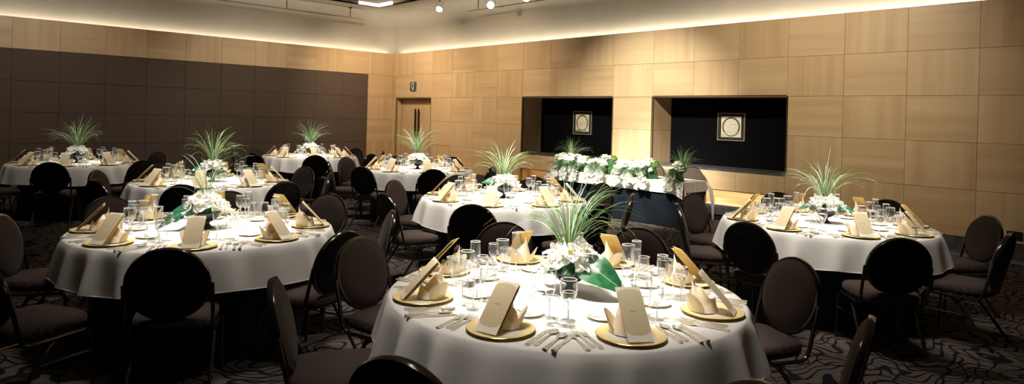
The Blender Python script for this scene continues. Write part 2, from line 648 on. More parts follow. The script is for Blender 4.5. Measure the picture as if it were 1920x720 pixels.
# reveals of the niches and of the door recess
for a, b in NICHES:
    for z0, z1 in ((0.852, 1.452), (1.452, 2.052)):
        PB.panel((((a, 0, z0 + G), (a, 0, z1 - G), (a, 0.6, z1 - G), (a, 0.6, z0 + G)), (-0.02, 0, 0)), True, 0.45)
        PB.panel((((b, 0, z0 + G), (b, 0.6, z0 + G), (b, 0.6, z1 - G), (b, 0, z1 - G)), (0.02, 0, 0)), True, 0.45)
    PB.panel((((a, 0, 2.050), (b, 0, 2.050), (b, 0.6, 2.050), (a, 0.6, 2.050)), (0, 0, 0.02)), True, 0.4)
    # slot below: back, floor and ends of wood
    PB.panel((((a, 0.22, 0.27), (b, 0.22, 0.27), (b, 0.22, 0.50), (a, 0.22, 0.50)), (0, 0.02, 0)), True, 0.6)
    PB.panel((((a, 0.0, 0.27), (b, 0.0, 0.27), (b, 0.22, 0.27), (a, 0.22, 0.27)), (0, 0, -0.01)), True, 0.6)
    for q, dx in ((a, -0.02), (b, 0.02)):
        PB.panel((((q, 0.0, 0.27), (q, 0.22, 0.27), (q, 0.22, 0.50), (q, 0.0, 0.50)), (dx, 0, 0)), False, 0.6)
    PB.panel((((a, 0.0, 0.505), (b, 0.0, 0.505), (b, 0.22, 0.505), (a, 0.22, 0.505)), (0, 0, 0.01)), True, 0.6)
for q, dx in ((DOOR[0], -0.02), (DOOR[1], 0.02)):
    PB.panel((((q, 0.0, 0.0), (q, 0.19, 0.0), (q, 0.19, DOOR[2]), (q, 0.0, DOOR[2])), (dx, 0, 0)), False, 0.4)
PB.panel((((DOOR[0], 0, DOOR[2]), (DOOR[1], 0, DOOR[2]), (DOOR[1], 0.19, DOOR[2]), (DOOR[0], 0.19, DOOR[2])), (0, 0, 0.02)), True, 0.3)
PB.box((0, 0.02, 3.20), (XM, 0.045, 3.252), 1)
tag(PB.finish('wall_right', [WOOD, DARKGAP]), kind='structure')

PB = Panels()


def lpan(y0, y1, z0, z1, hor, x=0.0):
    PB.panel((((x, -y1 + G, z0 + G), (x, -y0 - G, z0 + G), (x, -y0 - G, z1 - G), (x, -y1 + G, z1 - G)), (-0.02, 0, 0)),
             hor, rng.uniform(0.25, 0.75))
    PB.box((x - 0.045, -y1, z0), (x - 0.02, -y0, z1), 1)


for c in range(len(LC) - 1):
    lpan(LC[c], LC[c + 1], ROWS[1], ROWS[0], c % 2 == 1)
for r in range(1, 5):
    lpan(0, LC[1], ROWS[r + 1], ROWS[r], r % 2 == 1)
tag(PB.finish('wall_left', [WOOD, DARKGAP]), kind='structure')

# brown fabric partition filling the left wall below the wood band
b = MB()
PZ = [2.648, 2.052, 1.452, 0.852, 0.252, 0.0]
for c in range(1, len(LC) - 1):
    for r in range(5):
        y0, y1, z0, z1 = LC[c], LC[c + 1], PZ[r + 1], PZ[r]
        if r == 4:
            z0 = 0.0
        g = 0.003
        b.box((-0.02, -y1 + g, z0 + g), (0.004, -y0 - g, z1 - g), 0)
b.box((-0.05, YM, 0), (-0.02, -LC[1], 2.65), 1)
tag(b.build('wall_left_partition', [PARTITION, BLACK], smooth=False), kind='structure')

# plaster walls above the cove, rounded into the ceiling
b = MB()
rc = 0.35
prof = [(0.0, 3.0), (0.0, ZC - rc)] + [(rc - rc * math.cos(a), ZC - rc + rc * math.sin(a)) for a in [pi / 2 * k / 8 for k in range(1, 9)]]


def upper_right():
    m = len(prof)
    vs, fs = [], []
    for i in range(2):
        for d, z in prof:
            x = (-0.2 + d) if i == 0 else XM
            vs.append((x, 0.2 - d, z))
    for j in range(m - 1):
        fs.append((j, m + j, m + j + 1, j + 1))
    return vs, fs


b.add(*upper_right())
tag(b.build('wall_right_upper', PLASTER), kind='structure')
b = MB()
vs, fs = [], []
for i in range(2):
    for d, z in prof:
        vs.append((-0.2 + d, (0.2 - d) if i == 0 else YM, z))
m_ = len(prof)
for j in range(m_ - 1):
    fs.append((j + 1, m_ + j + 1, m_ + j, j))
b.add(vs, fs)
tag(b.build('wall_left_upper', PLASTER), kind='structure')

# cove floors (trough behind the panels)
b = MB()
b.box((-0.2, YM, 3.10), (-0.045, 0.2, 3.13))
b.box((-0.2, 0.045, 3.10), (XM, 0.2, 3.13))
tag(b.build('trim_1', PLASTER, smooth=False), kind='structure')

# ceiling with the square coffer
RX0, RX1, RY0, RY1 = 0.88, 3.2, -3.3, -1.03
b = MB()
b.box((-0.25, RY1, ZC), (XM, 0.25, ZC + 0.03))
b.box((-0.25, YM, ZC), (XM, RY0, ZC + 0.03))
b.box((-0.25, RY0, ZC), (RX0, RY1, ZC + 0.03))
b.box((RX1, RY0, ZC), (XM, RY1, ZC + 0.03))
b.box((RX0 - 0.02, RY0 - 0.02, ZC + 0.11), (RX1 + 0.02, RY1 + 0.02, ZC + 0.14))
for q in ((RX0 - 0.02, RY0, RX0, RY1), (RX1, RY0, RX1 + 0.02, RY1), (RX0, RY0 - 0.02, RX1, RY0), (RX0, RY1, RX1, RY1 + 0.02)):
    b.box((q[0], q[1], ZC), (q[2], q[3], ZC + 0.11))
tag(b.build('ceiling', PLASTER, smooth=False), kind='structure')
b = MB()
b.box((-0.25, YM, -0.02), (XM, 0.65, 0.0))
tag(b.build('floor', CARPET, smooth=False), kind='structure')
b = MB()
b.box((XM, YM, 0), (XM + 0.05, 0.2, ZC))
tag(b.build('wall_rear', noisy('dim_wall', (0.10, 0.075, 0.05), (0.12, 0.09, 0.06), 3, 0.8), smooth=False), kind='structure')
b = MB()
b.box((-0.2, YM - 0.05, 0), (XM, YM, ZC))
tag(b.build('wall_near', noisy('dim_wall', (0.10, 0.075, 0.05), (0.12, 0.09, 0.06), 3, 0.8), smooth=False), kind='structure')

# skirting
b = MB()
for x0, x1 in ((DOOR[1], NICHES[0][0]), (NICHES[0][1], NICHES[1][0]), (NICHES[1][1], XM)):
    b.box((x0, 0.004, 0.04), (x1, 0.04, 0.250), 0)
    b.box((x0, 0.001, 0.0), (x1, 0.04, 0.04), 1)
for x0, x1 in NICHES:
    b.box((x0, 0.002, 0.10), (x1, 0.05, 0.268), 0)
    b.box((x0, 0.03, 0.0), (x1, 0.05, 0.10), 2)
b.box((0.0, 0.004, 0.0), (DOOR[0], 0.04, 0.25), 0)
tag(b.build('baseboard_right', [STONE, STONE_L, BLACK], smooth=False), kind='structure')
b = MB()
b.box((-0.04, -LC[1], 0.0), (-0.004, 0, 0.25), 0)
tag(b.build('baseboard_left', [STONE], smooth=False), kind='structure')

# niche backs and stone sills
for i, (a, c) in enumerate(NICHES):
    b = MB()
    b.box((a - 0.02, 0.60, 0.80), (c + 0.02, 0.63, 2.07), 0)
    tag(b.build('trim_%d' % (i + 2), NICHE_BLACK, smooth=False), kind='structure')
    b = MB()
    b.box((a + 0.001, -0.004, 0.824), (c - 0.001, 0.6, 0.858), 0)
    tag(b.build('trim_%d' % (i + 4), STONE, smooth=False), kind='structure')

# double door
PB = Panels()
mid = (DOOR[0] + DOOR[1]) / 2
for x0, x1 in ((DOOR[0] + 0.01, mid - 0.003), (mid + 0.003, DOOR[1] - 0.01)):
    for z0, z1 in ((0.006, 0.70), (0.703, 1.452), (1.455, DOOR[2] - 0.01)):
        PB.panel((((x0, 0.19, z0), (x1, 0.19, z0), (x1, 0.19, z1), (x0, 0.19, z1)), (0, 0.04, 0)), False, 0.45)
PB.box((DOOR[0], 0.225, 0), (DOOR[1], 0.24, DOOR[2]), 1)
door = tag(PB.finish('door_1', [WOOD, DARKGAP]), kind='structure')
for s in (-1, 1):
    b = MB()
    x = mid + s * 0.075
    b.box((x - 0.018, 0.125, 0.70), (x + 0.018, 0.15, 1.76))
    for z in (0.82, 1.64):
        b.box((x - 0.008, 0.14, z - 0.008), (x + 0.008, 0.192, z + 0.008))
    tag(b.build('door_handle', BRONZE, door, smooth=False))


# ------------------------------------------------------------------ lit coffer corner, rails, spotlights
t = empty('lit_coffer_corner', (RX0, RY1, ZC + 0.01))
tag(t, 'brightly lit corner sides in the raised part of the ceiling', 'lit ceiling recess')
b = MB()  # emissive strips paint in the lit coffer sides next to the corner
b.box((0.002, -0.60, 0.0), (0.03, 0.0, 0.075))
b.build('lit_side_glow', RECESS_ON, t, smooth=False)
b = MB()
b.box((0.03, -0.03, 0.0), (0.62, -0.002, 0.085))
b.build('lit_side_glow', RECESS_ON, t, smooth=False)


def rail(name, p0, p1, rods, label):
    """a pipe hung on rods below a thin track fixed to the ceiling"""
    p0, p1 = Vector(p0), Vector(p1)
    t = empty(name, p0)
    d = p1 - p0
    tag(t, label, 'lighting rail')
    b = MB()
    b.tube([(0, 0, 0), tuple(d)], 0.016, 8)
    b.build('pipe', RAILPAINT, t)
    b = MB()
    e = d.normalized() * 0.05
    b.tube([(e.x * 0 , e.y * 0, ZC - p0.z - 0.006), tuple(d + Vector((0, 0, ZC - p0.z - 0.006)))], 0.011, 6)
    b.build('track', RAILPAINT, t)
    for q in rods:
        b = MB()
        c = d.normalized() * q
        b.tube([tuple(c), (c.x, c.y, ZC - p0.z)], 0.010, 6)
        b.lathe([(0.0, ZC - p0.z - 0.03), (0.04, ZC - p0.z - 0.03), (0.04, ZC - p0.z)], 10, 0, c.x, c.y)
        b.build('hanger_rod', BRONZE, t)


rail('lighting_rail', (0.33, -1.17, 4.03), (0.33, -12.6, 4.03), (0.37, 2.05, 4.0, 6.0, 8.0), 'thin pipe rail hung on rods above the brown partition')
rail('lighting_rail', (3.58, -0.32, 4.025), (17.6, -0.32, 4.025), (0.36, 2.0, 4.0, 6.0, 8.0), 'thin pipe rail hung on rods above the wood panel wall')


def spotlight(loc, aim, label):
    t = empty('ceiling_spotlight', loc)
    tag(t, label, 'spotlight', 'bare bulb ceiling spotlights')
    d = (Vector(aim) - Vector(loc)).normalized()
    q = d.to_track_quat('Z', 'Y').to_matrix().to_4x4()
    h = ZC - loc[2]
    b = MB()
    b.lathe([(0.0, h - 0.035), (0.10, h - 0.035), (0.11, h - 0.02), (0.11, h)], 16)
    b.build('canopy', BRONZE, t)
    b = MB()
    b.tube([(0, 0, h - 0.03), (0, 0, h - 0.09)], 0.012, 8)
    b.build('stem', BRONZE, t)
    b = MB()
    top = Vector((0, 0, h - 0.09))
    sd = d.cross(Vector((0, 0, 1))).normalized() * 0.095
    for s in (-1, 1):
        b.tube([tuple(top), tuple(top * 0.72 + sd * s * 0.95), tuple(sd * s * 1.05), tuple(sd * s * 0.8)], 0.006, 6)
    b.build('yoke', CHROME, t)
    b = MB()
    b.T = q
    b.lathe([(0.0, -0.13), (0.025, -0.13), (0.03, -0.09), (0.045, -0.05), (0.07, 0.0), (0.08, 0.03)], 18)
    b.lathe([(0.082, 0.03), (0.086, 0.045), (0.075, 0.045)], 18)
    b.build('reflector', CHROME, t)
    b = MB()
    b.T = q
    b.lathe([(0.0, 0.055), (0.04, 0.05), (0.074, 0.034), (0.078, 0.028)], 18)
    b.build('lamp', LAMP_ON, t)
    return t


spotlight((3.30, -0.93, 4.05), (5.6, -4.4, 0.8), 'ceiling spotlight tilted left, leftmost of the three lit ones')
spotlight((4.72, -0.62, 4.03), (9.6, -5.6, 0.9), 'round glowing ceiling spotlight, middle of the three lit ones')
spotlight((5.75, -0.55, 4.07), (10.6, -5.6, 0.9), 'ceiling spotlight cut by the top edge, rightmost of three lit ones')

# ------------------------------------------------------------------ wall things
t = empty('exit_sign', (0.998, 0.0, 2.35))
tag(t, 'small green upright exit sign above the double door', 'sign')
b = MB()
b.box((-0.128, -0.03, -0.118), (0.128, 0.0, 0.118))
b.build('housing', STONE_L, t, smooth=False)
b = MB()
b.box((-0.115, -0.034, -0.106), (0.115, -0.030, 0.106))
b.build('green_panel', SIGN_G, t, smooth=False)
b = MB()


def fpoly(b, pts, y0=-0.037, y1=-0.034, mi=0):
    n = len(pts)
    vs = [(x, y0, z) for x, z in pts] + [(x, y1, z) for x, z in pts]
    fs = [tuple(range(n)), tuple(range(n, 2 * n))[::-1]] + [(i, n + i, n + (i + 1) % n, (i + 1) % n) for i in range(n)]
    b.add(vs, fs, mi)


fpoly(b, [(-0.065, 0.02), (0.07, 0.02), (0.07, 0.095), (-0.065, 0.095)])
fpoly(b, [(-0.06, -0.05), (0.06, -0.05), (0.06, 0.01), (-0.06, 0.01)])
fpoly(b, [(-0.03, -0.10), (0.06, -0.10), (0.06, -0.06), (-0.03, -0.06)])
b.build('white_symbol', SIGN_W, t, smooth=False)
b = MB()
b.lathe([(0, 0)], 3)
man = MB()
fpoly(man, [(-0.014, 0.066), (0.012, 0.062), (0.015, 0.086), (-0.010, 0.090)], -0.040, -0.037)
fpoly(man, [(-0.03, 0.052), (0.03, 0.058), (0.012, 0.0), (0.03, -0.03), (0.016, -0.036), (-0.004, 0.0), (-0.026, -0.034), (-0.04, -0.028), (-0.012, 0.02)], -0.040, -0.037)
man.build('running_figure', SIGN_G, t, smooth=False)

t = empty('outlet_box', (13.858, 0.0, 0.345))
tag(t, 'dark wall socket box low on the wood wall at right', 'socket')
b = MB()
b.box((-0.078, -0.018, -0.048), (0.078, 0.0, 0.050))
b.build('box', BLACK, t, smooth=False)
b = MB()
for x in (-0.035, 0.035):
    b.box((x - 0.024, -0.021, -0.03), (x + 0.024, -0.018, 0.03))
b.build('socket', mat('dark_socket', (0.012, 0.012, 0.016), 0.4), t, smooth=False)


def artwork(cx, cz, w, h, label, lines):
    t = empty('framed_picture', (cx, 0.6, cz))
    tag(t, label, 'picture')
    b = MB()
    f = 0.011
    for x0, x1, z0, z1 in ((-w / 2, w / 2, h / 2 - f, h / 2), (-w / 2, w / 2, -h / 2, -h / 2 + f),
                           (-w / 2, -w / 2 + f, -h / 2 + f, h / 2 - f), (w / 2 - f, w / 2, -h / 2 + f, h / 2 - f)):
        b.box((x0, -0.03, z0), (x1, 0.0, z1))
    b.build('frame', FRAME_S, t, smooth=False)
    b = MB()
    b.box((-w / 2 + f, -0.018, -h / 2 + f), (w / 2 - f, 0, h / 2 - f))
    b.build('mat_board', MATBOARD, t, smooth=False)
    pw, ph = w * 0.365, h * 0.375
    b = MB()
    b.box((-pw, -0.021, -ph), (pw, -0.018, ph))
    p = b.build('paper', PAPER, t, smooth=False)
    b = MB()
    n = 48
    r0 = pw * 0.86
    vs, fs = [], []
    for i in range(n):
        a = 2 * pi * i / n
        th = 0.020 if math.sin(a) > -0.6 else 0.012
        for rr, y in ((r0 - th, -0.0235), (r0 + th * 0.2, -0.0235), (r0 + th * 0.2, -0.021), (r0 - th, -0.021)):
            vs.append((rr * math.cos(a), y, rr * math.sin(a) * 1.02))
    for i in range(n):
        k = (i + 1) % n
        for j in range(4):
            j2 = (j + 1) % 4
            fs.append((i * 4 + j, i * 4 + j2, k * 4 + j2, k * 4 + j))
    b.add(vs, fs)
    b.build('ink_circle', INK, p)
    if lines:  # thin flat lines, darker than the paper, laid across it
        b = MB()
        for x0, x1, z, th in lines:
            b.box((x0, -0.0228, z), (x1, -0.021, z + th))
        b.build('faint_lines', mat('faint_line_brown', (0.16, 0.13, 0.09), 0.7), p, smooth=False)


artwork(6.372, 1.535, 0.50, 0.485, 'framed ink circle hanging in the left black niche',
        [(-0.17, 0.12, -0.012, 0.006), (-0.14, 0.0, -0.045, 0.006), (-0.18, 0.13, -0.16, 0.012), (-0.18, -0.02, -0.178, 0.014)])
artwork(9.760, 1.551, 0.51, 0.478, 'framed ink circle hanging in the right black niche',
        [(-0.18, -0.13, 0.155, 0.006), (-0.18, -0.10, -0.155, 0.006), (-0.05, 0.1, 0.04, 0.003), (-0.12, 0.08, -0.09, 0.003)])

# ------------------------------------------------------------------ chair
TAU = R(14)
CT = Vector((-0.245, 0, 0.652))
TV = Vector((-math.sin(TAU), 0, math.cos(TAU)))
NV = Vector((math.cos(TAU), 0, math.sin(TAU)))


def bp(u, v, w):
    return tuple(CT + Vector((0, u, 0)) + TV * v + NV * w)


def make_chair():
    t = empty('banquet_chair')
    A, B = 0.212, 0.208
    # front cushion
    b = MB()
    n = 40

    def disc(fn_w, a_, b_, rings, side):
        vs, fs = [bp(0, 0, fn_w(0))], []
        for q in range(1, rings + 1):
            s = q / rings
            for i in range(n):
                th = 2 * pi * i / n
                vs.append(bp(a_ * s * math.cos(th), b_ * s * math.sin(th), fn_w(s)))
        for i in range(n):
            k = (i + 1) % n
            fs.append((0, 1 + i, 1 + k) if side > 0 else (0, 1 + k, 1 + i))
            for q in range(rings - 1):
                a0, a1 = 1 + q * n, 1 + (q + 1) * n
                fs.append((a0 + i, a1 + i, a1 + k, a0 + k) if side > 0 else (a0 + k, a1 + k, a1 + i, a0 + i))
        return vs, fs
    b.add(*disc(lambda s: 0.012 + 0.028 * (1 - s ** 3) ** 0.6, A - 0.006, B - 0.006, 8, 1))
    b.build('back_cushion', FABRIC, t)
    b = MB()
    b.add(*disc(lambda s: -0.016 - 0.016 * (1 - s * s), A - 0.004, B - 0.004, 6, -1))
    b.build('back_panel', BLACKBACK, t)
    # raised lattice seams on the rear panel
    b = MB()
    for s in (-1, 1):
        for off in (-0.04, 0.0, 0.04):
            pts = []
            for q in range(9):
                l = -0.145 + 0.29 * q / 8
                u = (l + off) * 0.72 * s
                v = (l - off) * 0.72 + 0.03
                rr = min(1.0, math.hypot(u / A, v / B))
                pts.append(bp(u, v, -0.0165 - 0.016 * (1 - rr * rr)))
            pts = [p for p in pts]
            b.tube(pts, 0.0018, 5)
    tag(b.build('back_seam', PIPING, t))
    # metal band round the oval
    b = MB()
    vs, fs = [], []
    m = 56
    sec = [(A - 0.006, B - 0.006, 0.014), (A + 0.006, B + 0.006, 0.012), (A + 0.010, B + 0.010, 0.0), (A + 0.006, B + 0.006, -0.016), (A - 0.006, B - 0.006, -0.018)]
    for i in range(m):
        th = 2 * pi * i / m
        for a_, b_, w in sec:
            vs.append(bp(a_ * math.cos(th), b_ * math.sin(th), w))
    for i in range(m):
        k = (i + 1) % m
        for j in range(5):
            j2 = (j + 1) % 5
            fs.append((i * 5 + j, k * 5 + j, k * 5 + j2, i * 5 + j2))
    b.add(vs, fs)
    b.build('back_rim', GUNMETAL, t)
    # seat
    b = MB()
    vs, fs = [], []
    n = 44
    prof = [(0.93, 0.375), (1.0, 0.385), (1.015, 0.41), (1.0, 0.435), (0.95, 0.447), (0.75, 0.455), (0.4, 0.459)]

    def outl(th):
        c, s = math.cos(th), math.sin(th)
        e = 0.42
        x = 0.225 * math.copysign(abs(c) ** e, c)
        y = 0.215 * math.copysign(abs(s) ** e, s)
        if x < 0:
            y *= 1 + 0.10 * x / 0.225
        return x + 0.01, y
    for sc, z in prof:
        for i in range(n):
            x, y = outl(2 * pi * i / n)
            vs.append((x * sc, y * sc, z))
    for j in range(len(prof) - 1):
        for i in range(n):
            k = (i + 1) % n
            fs.append((j * n + i, j * n + k, (j + 1) * n + k, (j + 1) * n + i))
    fs.append(tuple((len(prof) - 1) * n + i for i in range(n)))
    fs.append(tuple(range(n))[::-1])
    b.add(vs, fs)
    b.build('seat', FABRIC, t, angle=60)
    # frames
    for s in (-1, 1):
        b = MB()
        pts = [bp(s * 0.222, 0.0, -0.002), bp(s * 0.223, -0.15, -0.002), bp(s * 0.223, -0.24, -0.004)]
        for k in range(1, 5):
            a = k / 4 * pi / 2
            pts.append((-0.185 + 0.055 * (1 - math.cos(a)) * 1.0, s * 0.222, 0.415 - 0.052 * math.sin(a)))
        pts += [(0.0, s * 0.220, 0.362), (0.17, s * 0.218, 0.362)]
        b.tube(pts, 0.0115, 8)
        b.build('side_frame', GUNMETAL, t)
        b = MB()
        b.tube([(0.165, s * 0.218, 0.364), (0.19, s * 0.218, 0.357), (0.203, s * 0.218, 0.335), (0.212, s * 0.220, 0.2), (0.225, s * 0.222, 0.0)], [0.0115, 0.0115, 0.0115, 0.011, 0.010], 8)
        b.build('leg', GUNMETAL, t)
        b = MB()
        b.tube([(0.06, s * 0.204, 0.358), (0.02, s * 0.206, 0.35), (-0.02, s * 0.208, 0.325), (-0.16, s * 0.212, 0.13), (-0.255, s * 0.214, 0.0)], [0.0115, 0.0115, 0.0115, 0.011, 0.010], 8)
        b.build('leg', GUNMETAL, t)
        b = MB()
        b.tube([(0.208, s * 0.219, 0.235), (-0.085, s * 0.210, 0.235)], 0.006, 6)
        b.build('stretcher', CHROME, t)
    b = MB()
    b.tube([(0.16, -0.218, 0.362), (0.16, 0.218, 0.362)], 0.009, 6)
    b.tube([(-0.03, -0.206, 0.33), (-0.03, 0.206, 0.33)], 0.009, 6)
    b.build('crossbar', GUNMETAL, t)
    return t


CHAIR = Proto(make_chair())
CAMXY = (15.6, -10.02)
TNAME = {'T1': 'the foremost round table', 'T2': 'the left foreground round table', 'T3': 'the middle left round table',
         'T4': 'the far left round table', 'T5': 'the back table by the brown partition',
         'T6': 'the back table before the double door', 'T7': 'the central round table', 'T8': 'the right table by the wood wall'}
POS = ['front right', 'right front', 'right rear', 'rear right', 'rear left', 'left rear', 'left front', 'front left']


def to_cam(k):
    x, y = TABLES[k]
    return math.degrees(math.atan2(CAMXY[1] - y, CAMXY[0] - x))


# seat phase of each table (first seat angle), then every 45 degrees
PHASE = {'T1': -25.0, 'T2': -25.5, 'T3': -30.0, 'T4': -21.5, 'T5': -22.5, 'T6': -22.0, 'T7': -8.5, 'T8': -3.0}


def seats(k):
    """seat angles ordered anticlockwise from the one just right of the camera's side"""
    tc = to_cam(k)
    a = sorted(((PHASE[k] + 45 * i - tc) % 360) for i in range(8))
    return [(d + tc, POS[i]) for i, d in enumerate(a)]


# chair (top of back) positions measured from the photograph: angle round the table, distance
CH_POS = {
    'T1': [(-119, 1.40), (-163, 1.40), (-69, 1.43), (65, 1.43), (16, 1.36), (150, 1.48), (112, 1.50), (-26, 1.46)],
    'T2': [(-27, 1.30), (20, 1.29), (116, 1.46), (-165, 1.38), (154, 1.39), (-119, 1.32), (-63, 1.56), (64, 1.34)],
    'T3': [(-30, 1.40), (12, 1.40), (105, 1.40), (-129, 1.34), (-73, 1.35), (145, 1.36), (62, 1.36), (-171, 1.40)],
    'T4': [(-22, 1.42), (24, 1.41), (-160, 1.36), (116, 1.45), (63, 1.47), (-66, 1.38), (160, 1.40), (-112, 1.4)],
    'T5': [(-68, 1.42), (-158, 1.40), (-23, 1.58), (112, 1.44), (62, 1.42), (22, 1.47), (-113, 1.42), (157, 1.40)],
    'T6': [(-70, 1.37), (-26, 1.40), (29, 1.28), (121, 1.56), (161, 1.49), (-161, 1.51), (-117, 1.38)],
    'T7': [(-53, 1.47), (162, 1.46), (122, 1.45), (81, 1.42), (-7, 1.40), (35, 1.36), (-154, 1.38), (-97, 1.40)],
    'T8': [(-93, 1.31), (-48, 1.39), (177, 1.42), (-142, 1.30), (131, 1.49), (89, 1.54), (46, 1.45), (-2, 1.36)],
}
YAW = {('T1', 7): 0}
for k, L in CH_POS.items():
    x, y = TABLES[k]
    tc = to_cam(k)
    order = sorted(range(len(L)), key=lambda i: (L[i][0] - tc) % 360)
    names = POS if len(L) == 8 else ['front right', 'right front', 'rear right', 'rear left', 'left rear', 'left front', 'front left']
    for rank, i in enumerate(order):
        a, d = L[i]
        a = R(a)
        d -= 0.296
        rz = a + pi + R(YAW.get((k, i), 0))
        CHAIR.place((x + d * math.cos(a), y + d * math.sin(a), 0), rz,
                    'taupe oval-back banquet chair at the %s of %s' % (names[rank], TNAME[k]), 'chair', 'banquet chairs around the round tables')
CHAIR.place((9.47, -0.41, 0), R(-90), 'banquet chair behind the right end of the flower covered head table', 'chair', 'chairs behind the head table')
CHAIR.place((8.72, -0.41, 0), R(-90), 'banquet chair mostly hidden behind the head table flowers', 'chair', 'chairs behind the head table')

# ------------------------------------------------------------------ round tables and cloths
RT = 0.88


def cloth_obj(seed):
    rn = random.Random(seed)
    N = 240
    nf = rn.choice([21, 23, 25])
    wp = [(rn.choice([2, 3]), rn.uniform(0, 6.28), 0.9), (rn.choice([5, 7]), rn.uniform(0, 6.28), 0.6)]
    am = [(3, rn.uniform(0, 6.28), 0.30), (7, rn.uniform(0, 6.28), 0.28)]

    def fold(th):
        ph = nf * th + sum(a * math.sin(n * th + p) for n, p, a in wp)
        a_ = 0.62 + sum(a * math.sin(n * th + p) for n, p, a in am)
        return a_ * (2.0 * (0.5 + 0.5 * math.sin(ph)) ** 1.8 - 0.75)
    rings = [(r, 0.748, 0) for r in (0.2, 0.4, 0.6, 0.75, 0.84)]
    rings += [(RT - 0.014, 0.748, 0), (RT - 0.006, 0.7455, 0), (RT, 0.739, 0.02)]
    for q in range(1, 10):
        s = q / 9
        rings.append((RT + 0.004 + 0.060 * s ** 0.85, 0.739 - 0.232 * s, min(1, 0.06 + s ** 0.8)))
    b = MB()
    vs = [(0, 0, 0.748)]
    for r, z, w in rings:
        for i in range(N):
            th = 2 * pi * i / N
            f = fold(th)
            rr = r + w * (0.030 * f)
            zz = z - (w * w) * 0.010 * math.sin(4 * th + seed) - w * w * 0.008 * (1 - f)
            vs.append((rr * math.cos(th), rr * math.sin(th), zz))
    fs = [(0, 1 + i, 1 + (i + 1) % N) for i in range(N)]
    for q in range(len(rings) - 1):
        a0, a1 = 1 + q * N, 1 + (q + 1) * N
        for i in range(N):
            k = (i + 1) % N
            fs.append((a0 + i, a1 + i, a1 + k, a0 + k))
    b.add(vs, fs)
    # stitched hem
    last = 1 + (len(rings) - 1) * N
    b.tube([b.v[last + i] for i in range(0, N, 2)], 0.0028, 5, closed=True)
    return b.build('tablecloth', CLOTH, angle=80)


def make_table():
    t = empty('round_table')
    b = MB()
    b.lathe([(0.0, 0.710), (RT - 0.03, 0.710), (RT - 0.02, 0.72), (RT - 0.02, 0.735), (RT - 0.03, 0.743), (0, 0.743)], 64)
    b.build('tabletop', mat('plywood_top', (0.25, 0.16, 0.08), 0.6), t)
    b = MB()
    N = 240

    def sk(u, v):
        th = 2 * pi * u
        f = 0.5 * math.sin(30 * th) + 0.5 * math.sin(19 * th + 1)
        r = RT - 0.17 + 0.02 * f * (1 - v * 0.6)
        return (r * math.cos(th), r * math.sin(th), 0.012 + 0.69 * v)
    b.grid(sk, N, 6, 0, True)
    b.build('table_skirt', NAVY, t)
    for i in range(4):
        a = pi / 4 + i * pi / 2
        b = MB()
        b.tube([(0.5 * math.cos(a), 0.5 * math.sin(a), 0.71), (0.56 * math.cos(a), 0.56 * math.sin(a), 0.0)], 0.015, 8)
        b.build('leg', GUNMETAL, t)
    return t


TABLE = Proto(make_table())
CL = [Proto(cloth_obj(3)), Proto(cloth_obj(8)), Proto(cloth_obj(13))]
for i, (k, (x, y)) in enumerate(TABLES.items()):
    TABLE.place((x, y, 0), R(20 * i), 'round banquet table with dark navy skirt, %s' % TNAME[k].replace('the ', ''), 'table', 'round banquet tables')
    CL[i % 3].place((x, y, 0), R(37 * i), 'white cloth draped over %s' % TNAME[k], 'tablecloth', 'white round tablecloths')


# ------------------------------------------------------------------ place setting pieces (x towards the table centre, guest sits at -x)
def single(name, b, mats, **kw):
    return b.build(name, mats, None, **kw)


def make_charger():
    b = MB()
    n = 48
    b.lathe([(0.0, 0.0015), (0.085, 0.0015), (0.095, 0.003), (0.140, 0.0115)], n, 2)
    b.lathe([(0.140, 0.0115), (0.1425, 0.0135), (0.1405, 0.0150)], n, 2)
    b.lathe([(0.1405, 0.0150), (0.134, 0.0140), (0.100, 0.0080)], n, 1)
    b.lathe([(0.100, 0.0080), (0.090, 0.0062), (0.062, 0.0055)], n, 0)
    b.lathe([(0.062, 0.0055), (0.0, 0.0055)], n, 3)
    return b.build('charger_plate', [LACE, GOLD, GOLDRIM, CHINA], angle=60)


def make_bread():
    b = MB()
    n = 32
    b.lathe([(0, 0.001), (0.042, 0.001), (0.074, 0.010), (0.0755, 0.0115), (0.073, 0.0118)], n, 0)
    b.lathe([(0.073, 0.0118), (0.066, 0.0100), (0.046, 0.004), (0, 0.004)], n, 0)
    b.tube([(0.0745 * math.cos(2 * pi * i / 40), 0.0745 * math.sin(2 * pi * i / 40), 0.0115) for i in range(40)], 0.0012, 5, 1, True)
    return b.build('bread_plate', [CHINA, GOLDRIM], angle=60)


